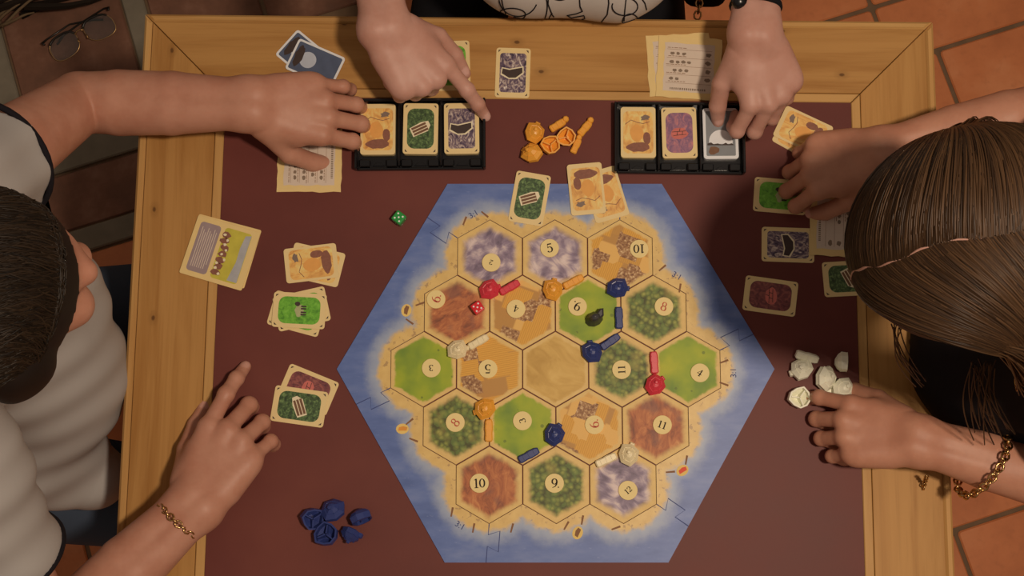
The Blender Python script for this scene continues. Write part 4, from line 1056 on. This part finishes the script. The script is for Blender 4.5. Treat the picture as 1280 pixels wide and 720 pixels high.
hu = Vector((0, 0, 1))-hf*hf.z
HM = head(F, hc, hf, hu, 1.0)
nb_ = (sL+sR)/2; nb_ = Vector((nb_.x-.055, nb_.y, nb_.z+.03)); pel = Vector((-.84, -.13, TZ-.20))
F.limb(nb_, hc+HM@Vector((-.03, 0, -.06)), .060, .055); F.limb(sL, nb_, .05, .06); F.limb(sR, nb_, .05, .06); F.limb(nb_, pel, .075, .09)
body = link('body', F.mesh('body', 'skin_man', .002, tint=tint_of(nails)), man); eyes(man, hc, HM, 1.0)
# t-shirt
F = Field(.035)
uL = (eL-sL).normalized(); uR = (eR-sR).normalized(); hemL = sL+uL*.094; hemR = sR+uR*.130
F.limb(sL-uL*.01, sL+uL*.16, .068, .066, cut=(V3(hemL), V3(uL))); F.limb(sR-uR*.01, sR+uR*.18, .068, .068, cut=(V3(hemR), V3(uR)))
F.limb(sL, nb_+Vector((-.01, .02, -.02)), .070, .078); F.limb(sR, nb_+Vector((-.01, -.02, -.02)), .070, .078)
F.limb(nb_+Vector((-.02, .05, -.05)), pel+Vector((.02, .05, .05)), .105, .120); F.limb(nb_+Vector((-.02, -.05, -.05)), pel+Vector((.02, -.05, .05)), .105, .120)
F.limb(nb_+Vector((.06, .03, -.10)), P(60, 470, .0), .09, .095); F.limb(P(40, 380, .05), P(40, 520, -.05), .085, .085)
F.limb(P(60, 570, -.10), P(116, 595, -.13), .070, .046); F.limb(pel+Vector((.05, .08, .0)), pel+Vector((.05, -.08, .0)), .125, .125)
F.cuts.append((V3((0, 0, TZ-.31)), V3((0, 0, -1))))
F.warp = lambda p: (.0017*np.sin(p[:, 0]*62+p[:, 1]*38+4*np.sin(p[:, 1]*17))*np.sin(p[:, 1]*21+p[:, 2]*15)+.0018*np.sin(p[:, 1]*105+p[:, 2]*70-p[:, 0]*33)).astype(np.float32)
link('t_shirt', F.mesh('t_shirt', 'white_cotton', .0035), man)
def hem_trim(cut, sh, el, r, name='sleeve_trim', root=man):
    ax = (el-sh).normalized(); MB().tube(ring_around(cut, ax, r), .0036, 8, closed=True).build(name, 'navy_trim', root, smooth=True)
hem_trim(hemL, sL, eL, .0672); hem_trim(hemR, sR, eR, .0680)
MB().tube(ring_around(nb_+Vector((.016, 0, .036)), Vector((.40, 0, 1)), .068), .005, 8, closed=True).build('neck_trim', 'navy_trim', man, smooth=True)
F = Field(.03); kn = [Vector((-.33, .03, TZ-.265)), Vector((-.33, -.275, TZ-.265))]; ft = [Vector((-.36, .03, .07)), Vector((-.36, -.29, .07))]
hp = Vector((-.82, -.13, TZ-.225)); legs(F, hp, kn, ft); F.limb(hp+Vector((0, .08, 0)), hp+Vector((0, -.08, 0)), .10, .10); F.cuts.append((V3((0, 0, .03)), V3((0, 0, -1))))
link('jeans', F.mesh('jeans', 'blue_denim', .007), man); shoes(man, ft, (1, 0, 0))
seat((-.84, -.13, TZ-.325), 0, 'pine chair under the person in white shirt')
bd = (wR-eR).normalized(); chain('bracelet', ring_around(wR-bd*.022, bd+Vector((.0, .12, -.05)), .0285, 48, .92), .0011, man, link_len=.0058)
# short hair: cap and combed strands
def ellp(th, ph, r, off=(-.010, 0, .020)):     # th: angle forward over the crown, ph: sideways, on the skull
    return np.stack([off[0]+r[0]*np.sin(th)*np.cos(ph), off[1]+r[1]*np.sin(ph), off[2]+r[2]*np.cos(th)*np.cos(ph)], -1)
def to_world(q, c, M): return q@np.array(M.transposed())+np.array(c)
F = Field(.01); F.ell(hc+HM@Vector((-.012, 0, .024)), (.107, .086, .099), HM); F.limb(hc+HM@Vector((-.07, 0, -.01)), hc+HM@Vector((-.055, 0, -.06)), .05, .045)
for k in (-1, 1): F.ell(hc+HM@Vector((-.012, k*.084, .006)), (.030, .016, .034), HM)
F.cuts.append((V3(hc+HM@Vector((.058, 0, .052))), V3(HM@Vector((.78, 0, -.62))))); 
link('hair_cap', F.mesh('hair_cap', 'hair_cap_man', .004), man)
S_ = 4200; N_ = 10; rs = np.random.RandomState(3)
th0 = rs.uniform(-1.7, .62, S_); ph0 = rs.uniform(-1.25, 1.50, S_); t = np.linspace(0, 1, N_)
th = th0[:, None]+t[None]*rs.uniform(.45, .85, S_)[:, None]; ph = ph0[:, None]+t[None]*(rs.uniform(-.42, -.12, S_))[:, None]+.02*np.sin(9*t[None]+ph0[:, None]*20)
th = np.minimum(th, .80-.22*np.abs(ph)+.05*np.sin(th0*40)[:, None]); lift = (.0012+.0035*np.sin(np.pi*t)[None]*rs.uniform(.2, 1, S_)[:, None])
q = ellp(th, ph, (1, 1, 1), (0, 0, 0)); q = q*(np.array((.107, .086, .099))+lift[..., None])+np.array((-.012, 0, .024))
tubes('hair', to_world(q, hc, HM), .0009*np.array([.6, 1, 1, 1, 1, 1, 1, .9, .7, .25]), 'hair_man', man)

# ------------------------------------------------------------------ the person in the scribble print shirt
top = person('person', 'seated person in white shirt with black line drawing, one finger pointing at the cards', (0, 0, 0))
F = Field(.013); nails = []
wA = P(479, 31, .096); eA = P(455, -200, .06); sA = P(600, -330, .26); wB = P(943, 40, .096); eB = P(955, -190, .06); sB = P(850, -330, .26)
arm(F, wA, eA, sA, .94); arm(F, wB, eB, sB, .96)
hand(F, wA, P(550, 113, .060)-P(479, 31, .092), (.05, .12, 1), 1, .98,
     [(4, 16, 8, 8), (0, 84, 84, 36), (-3, 88, 84, 36), (-6, 88, 84, 36)], [(36, 16), (10, 24), (-4, 22)], nails)
hand(F, wB, P(966, 132, .05)-P(943, 42, .078), (-.05, .05, 1), -1, .95,
     [(36, 34, 66, 34), (32, 38, 66, 34), (27, 46, 64, 34), (18, 56, 64, 34)], [(40, 22), (16, 34), (4, 40)], nails)
nt = (sA+sB)/2+Vector((0, .05, .05)); hc2 = nt+Vector((0, -.07, .16)); pl2 = Vector((.065, .72, TZ-.20))
M2 = head(F, hc2, (0, -.85, -.45), (0, -.45, .85), .95); F.limb(nt, hc2+M2@Vector((-.03, 0, -.06)), .052, .05); F.limb(sA, nt, .045, .055); F.limb(sB, nt, .045, .055); F.limb(nt, pl2, .07, .08)
link('body', F.mesh('body', 'skin_top', .002, tint=tint_of(nails)), top); eyes(top, hc2, M2, .95)
F = Field(.035); uA = (eA-sA).normalized(); uB = (eB-sB).normalized()
F.limb(sA, sA+uA*.15, .062, .062, cut=(V3(sA+uA*.13), V3(uA))); F.limb(sB, sB+uB*.15, .062, .062, cut=(V3(sB+uB*.13), V3(uB)))
F.limb(sA, nt+Vector((0, -.01, -.03)), .062, .075); F.limb(sB, nt+Vector((0, -.01, -.03)), .062, .075)
F.limb(P(655, -54, .05), P(772, -50, .05), .072, .074); F.limb(P(660, -120, .05), P(770, -120, .05), .085, .085); F.limb(P(640, -160, -.06), P(790, -160, -.06), .10, .10)
F.limb(nt+Vector((-.06, 0, -.08)), P(670, -110, .05), .075, .08); F.limb(nt+Vector((.06, 0, -.08)), P(760, -110, .05), .075, .08)
F.limb(pl2+Vector((-.06, 0, .05)), nt+Vector((-.05, 0, -.06)), .11, .09); F.limb(pl2+Vector((.06, 0, .05)), nt+Vector((.05, 0, -.06)), .11, .09)
F.cuts.append((V3((0, 0, TZ-.31)), V3((0, 0, -1))))
F.warp = lambda p: (.0020*np.sin(p[:, 0]*60+p[:, 1]*30)*np.sin(p[:, 1]*26)).astype(np.float32)
me = F.mesh('printed_shirt', 'print_cotton', .0035); link('printed_shirt', me, top)
bv = BVHTree.FromPolygons([v_.co for v_ in me.vertices], [tuple(p_.vertices) for p_ in me.polygons])
def on_shirt(px, py):
    r = (P(px, py, 0)-CAM).normalized(); h = bv.ray_cast(CAM, r); return h[0]+h[1]*.0004 if h[0] else None
def loop(cx, cy, rx, ry, a0=0, a1=360, n=26, tw=0): return [(cx+rx*math.cos(R(a0+(a1-a0)*k/n))+tw*math.sin(R(2*(a0+(a1-a0)*k/n))), cy+ry*math.sin(R(a0+(a1-a0)*k/n))) for k in range(n+1)]
strokes = [loop(640, 18, 17, 8), loop(648, -2, 24, 22, 20, 175), loop(668, 8, 16, 26, -60, 120), loop(642, 26, 20, 5, 0, 330, 22, 6), loop(650, 29, 17, 4, 20, 300, 18, 5),
    [(686, -10), (685, 5), (690, 18), (697, 27)], [(690, 16), (686, 23), (678, 26)], [(724, -6), (725, 8), (728, 14), (720, 17), (709, 19), (714, 22), (730, 19), (731, 23), (720, 26)],
    [(702, 27), (712, 33), (724, 35), (738, 33), (752, 27), (759, 18), (761, 4), (760, -10)], loop(781, 8, 16, 11, -100, 200), loop(788, 27, 10, 10), [(783, -6), (781, 12), (780, 26), (786, 38)],
    [(798, -8), (806, 4), (809, 16), (806, 28)], [(755, 38), (768, 31), (784, 27), (798, 22)], [(626, -8), (629, 8), (634, 22)], [(607, -6), (605, 8), (606, 20)], [(816, -4), (822, 8), (815, 20)], [(723, 35), (724, 39)], loop(700, -12, 14, 12), loop(742, -14, 12, 12)]
rq = random.Random(6)
for k in range(30):
    cx, cy = rq.uniform(610, 820), rq.uniform(-330, -25); strokes.append(loop(cx, cy, rq.uniform(10, 24), rq.uniform(8, 22), rq.uniform(0, 90), rq.uniform(230, 420), 22, rq.uniform(0, 7)))
for st in strokes:
    pts = []
    for a, b in zip(st[:-1], st[1:]):
        for q in range(3): pts.append(on_shirt(a[0]+(b[0]-a[0])*q/3, a[1]+(b[1]-a[1])*q/3))
    pts.append(on_shirt(*st[-1])); pts = [q for q in pts if q is not None]
    if len(pts) > 3: MB().tube(pts, .00085, 5).build('drawn_line', 'navy_trim', top)
F = Field(.03); kn = [Vector((-.10, .30, TZ-.215)), Vector((.19, .30, TZ-.215))]; ft = [Vector((-.10, .33, .07)), Vector((.19, .33, .07))]
legs(F, (.065, .72, TZ-.225), kn, ft); F.limb((.0, .72, TZ-.225), (.13, .72, TZ-.225), .10, .10); F.cuts.append((V3((0, 0, .03)), V3((0, 0, -1)))); link('trousers', F.mesh('trousers', 'black_cloth', .007), top); shoes(top, ft, (0, -1, 0))
seat((.065, .73, TZ-.325), -PI/2, 'pine chair under the person in printed shirt')
F = Field(.01); F.ell(hc2+M2@Vector((-.014, 0, .024)), (.105, .086, .100), M2); F.limb(hc2+M2@Vector((-.07, 0, 0)), hc2+M2@Vector((-.08, 0, -.12)), .055, .05); F.cuts.append((V3(hc2+M2@Vector((.06, 0, .03))), V3(M2@Vector((.8, 0, -.6))))); link('hair', F.mesh('hair', 'hair_cap_man', .004), top)
# watch strap and fine bracelet
bd = (wB-eB).normalized(); MB().tube(ring_around(wB-bd*.034, bd, .0268, 36, .92), .0046, 8, closed=True).build('watch_strap', 'black_cloth', top, smooth=True)
MB().ball(tuple(wB-bd*.034+Vector((-.022, 0, .016))), .010, 12, 8, (1, 1, .8)).build('watch_case', 'tray_black', top, smooth=True)
chain('bracelet', ring_around(wB-bd*.040, bd+Vector((.2, 0, 0)), .0285, 40, .95), .0009, top, link_len=.0048)

# ------------------------------------------------------------------ the woman in black
lady = person('person', 'seated person in black top with long brown parted hair pinching a card', (0, 0, 0))
F = Field(.013); nails = []
wC = P(1100, 190, .070); eC = P(1310, 135, .075); sC = P(1390, 240, .22); wD = P(1148, 550, .066); eD = P(1345, 610, .065); sD = P(1375, 470, .22)
arm(F, wC, eC, sC, .90); arm(F, wD, eD, sD, .92)
hand(F, wC, P(1010, 214, .045)-P(1100, 190, .068), (.05, 0, 1), 1, .94,
     [(16, 40, 72, 40), (13, 44, 74, 40), (9, 48, 76, 40), (3, 52, 76, 40)], [(36, 30), (6, 27), (-8, 18)], nails)
hand(F, wD, P(1040, 530, .048)-P(1130, 548, .066), (0, .12, 1), -1, .95,
     [(8, 26, 34, 18), (3, 48, 80, 40), (-2, 52, 84, 40), (-7, 54, 84, 40)], [(34, 24), (16, 30), (4, 30)], nails)
hc3 = P(1222, 312, .40); yaw, pit = R(190), R(-50)
hf3 = Vector((math.cos(yaw)*math.cos(pit), math.sin(yaw)*math.cos(pit), math.sin(pit))); hu3 = Vector((0, 0, 1))-hf3*hf3.z
M3 = head(F, hc3, hf3, hu3, .98); nt3 = (sC+sD)/2+Vector((.02, 0, .04)); pl3 = Vector((.90, -.02, TZ-.20))
F.limb(nt3, hc3+M3@Vector((-.03, 0, -.06)), .052, .05); F.limb(sC, nt3, .045, .055); F.limb(sD, nt3, .045, .055); F.limb(nt3, pl3, .07, .08)
link('body', F.mesh('body', 'skin_woman', .002, tint=tint_of(nails)), lady); eyes(lady, hc3, M3, .98)
F = Field(.035); uC = (eC-sC).normalized(); uD = (eD-sD).normalized()
F.limb(sC, sC+uC*.14, .060, .060, cut=(V3(sC+uC*.10), V3(uC))); F.limb(sD, sD+uD*.14, .060, .060, cut=(V3(sD+uD*.10), V3(uD)))
F.limb(sC, nt3+Vector((0, .02, -.03)), .060, .075); F.limb(sD, nt3+Vector((0, -.02, -.03)), .060, .075)
F.limb(P(1235, 330, .02), P(1235, 450, .02), .085, .088); F.limb(P(1290, 300, .0), P(1290, 500, .0), .10, .10); F.limb(nt3+Vector((-.02, .06, -.06)), P(1250, 330, .04), .085, .085); F.limb(nt3+Vector((-.02, -.06, -.06)), P(1250, 450, .04), .085, .085)
F.limb(nt3+Vector((.02, .05, -.05)), pl3+Vector((0, .05, .05)), .10, .12); F.limb(nt3+Vector((.02, -.05, -.05)), pl3+Vector((0, -.05, .05)), .10, .12)
F.cuts.append((V3((0, 0, TZ-.31)), V3((0, 0, -1)))); F.warp = lambda p: (.0022*np.sin(p[:, 0]*50+p[:, 1]*44)*np.sin(p[:, 1]*24+p[:, 2]*20)).astype(np.float32)
link('black_top', F.mesh('black_top', 'black_knit', .004), lady)
F = Field(.03); kn = [Vector((.42, .09, TZ-.265)), Vector((.42, -.13, TZ-.265))]; ft = [Vector((.45, .09, .07)), Vector((.45, -.13, .07))]
legs(F, (.88, -.02, TZ-.225), kn, ft); F.limb((.88, -.08, TZ-.225), (.88, .04, TZ-.225), .10, .10); F.cuts.append((V3((0, 0, .03)), V3((0, 0, -1)))); link('trousers', F.mesh('trousers', 'black_cloth', .007), lady); shoes(lady, ft, (-1, 0, 0))
seat((.90, -.02, TZ-.325), PI, 'pine chair under the person with long hair')
# long parted hair
F = Field(.012); RC = np.array((.110, .088, .104)); OC = np.array((-.012, 0, .022)); F.ell(hc3+M3@Vector(OC), tuple(RC-.003), M3); F.cuts.append((V3(hc3+M3@Vector((.066, 0, .03))), V3(M3@Vector((.8, 0, -.6)))))
link('hair_cap', F.mesh('hair_cap', 'hair_cap_woman', .004), lady)
rs = np.random.RandomState(5); S_ = 6000; N_ = 22; t = np.linspace(0, 1, N_)
side = np.where(rs.rand(S_) < .52, 1.0, -1.0)             # +1 her left (towards the cream pieces), -1 her right
th0 = rs.uniform(-1.5, .92, S_); ph_end = np.where(side > 0, 1.0, 1.50)+rs.uniform(-.06, .06, S_)
tt = np.clip(t/.62, 0, 1)[None]
ph = (.05+.025*np.sin(th0*7)+side*(.006+.07*rs.uniform(0, 1, S_)**2))[:, None]+.012*np.sin(t[None]*rs.uniform(3, 9, S_)[:, None]+rs.uniform(0, 6, S_)[:, None])+side[:, None]*tt**.9*ph_end[:, None]
th = th0[:, None]-tt*(np.where(side > 0, 1.15, .62)*(th0+1.6)/2.4+rs.uniform(-.05, .08, S_))[:, None]
lift = (.0025+(.016*np.sin(np.pi*np.clip(tt, 0, 1)*.62))*rs.uniform(.45, 1, S_)[:, None])
q = ellp(th, ph, (1, 1, 1), (0, 0, 0))*(RC+lift[..., None])+OC
W_ = to_world(q, hc3, M3)
k0 = int(.62*(N_-1)); L = np.where(side > 0, rs.uniform(.05, .20, S_), rs.uniform(.10, .30, S_)); BK = np.where(side > 0, rs.uniform(.10, .20, S_), .07)
for k in range(k0+1, N_):
    f_ = (k-k0)/(N_-1-k0)
    W_[:, k] = W_[:, k0]+np.stack([BK*f_+.008*np.sin(2*f_+th0*6)*f_, side*-.035*f_*np.sin(2.2*f_+.3)+.012*np.sin(th0*9)*f_, -L*f_**1.1], -1)
tubes('hair', W_, np.concatenate([[.0008], np.full(N_-5, .00095), [.0008, .0007, .0005, .0002]]), 'hair_woman', lady)
# bare parting
th_ = np.linspace(.95, -.55, 40); zz = ellp(th_, .05+.025*np.sin(th_*7)+.008*np.sin(th_*23), (1, 1, 1), (0, 0, 0))*(RC+.0026)+OC
tubes('parting', to_world(zz, hc3, M3)[None], .0016*np.clip(np.linspace(1.0, .25, 40)+.35*np.sin(np.linspace(0, 30, 40)), .2, 1.1), 'skin_top', lady)
# a few loose strands
rs = np.random.RandomState(9); pts = []
for k in range(26):
    a = P(1120+rs.uniform(-6, 10), 405+rs.uniform(-6, 6), .30) if k < 7 else P(1222+rs.uniform(-8, 26), 452+rs.uniform(-6, 10), .26)
    b = P(1150+rs.uniform(-8, 8), 485+rs.uniform(-12, 8), .16) if k < 7 else P(1226+rs.uniform(-14, 48), 545+rs.uniform(-20, 12), .12)
    bow = rs.uniform(.4, 1.4)
    pts.append([tuple(a.lerp(b, s_)+Vector((-.012*math.sin(PI*s_)*bow, 0, .01*math.sin(PI*s_)))) for s_ in np.linspace(0, 1, 12)])
tubes('loose_strands', np.array(pts), .0007, 'hair_woman', lady)
bd = (wD-eD).normalized(); chain('bracelet', ring_around(wD-bd*.074+Vector((0, -.004, .003)), bd+Vector((-.05, .34, .25)), .0430, 48, .86), .0014, lady, link_len=.0070)
bm_ = [P(1158, 596, .03), P(1156, 603, .012), P(1154, 611, .004), P(1156, 603, .012)]
chain('bracelet_tail', bm_, .0008, lady, link_len=.004)
tag(MB().tube(ring_around(P(1271, 478, .27), (1, 0, .2), .008, 24), .0010, 6, closed=True).build('earring', 'gold', lady, smooth=True))

# black handbag on the lap, its gold chain hanging at the table edge
hb = empty('handbag', P(884, -46, -.10)); tag(hb, 'black handbag with gold chain strap on the lap behind the table edge', 'handbag')
MB().prism(rrect(.060, .100, .018, 4), -.03, .035, .012).build('bag_body', 'black_cloth', hb, smooth=False)
cp = [P(872+2*math.sin(k*.8), 19-8*k, -.06+.0015*k)-hb.location for k in range(9)]
chain('chain_strap', cp+cp[-2:0:-1], .0013, hb, link_len=.0075)
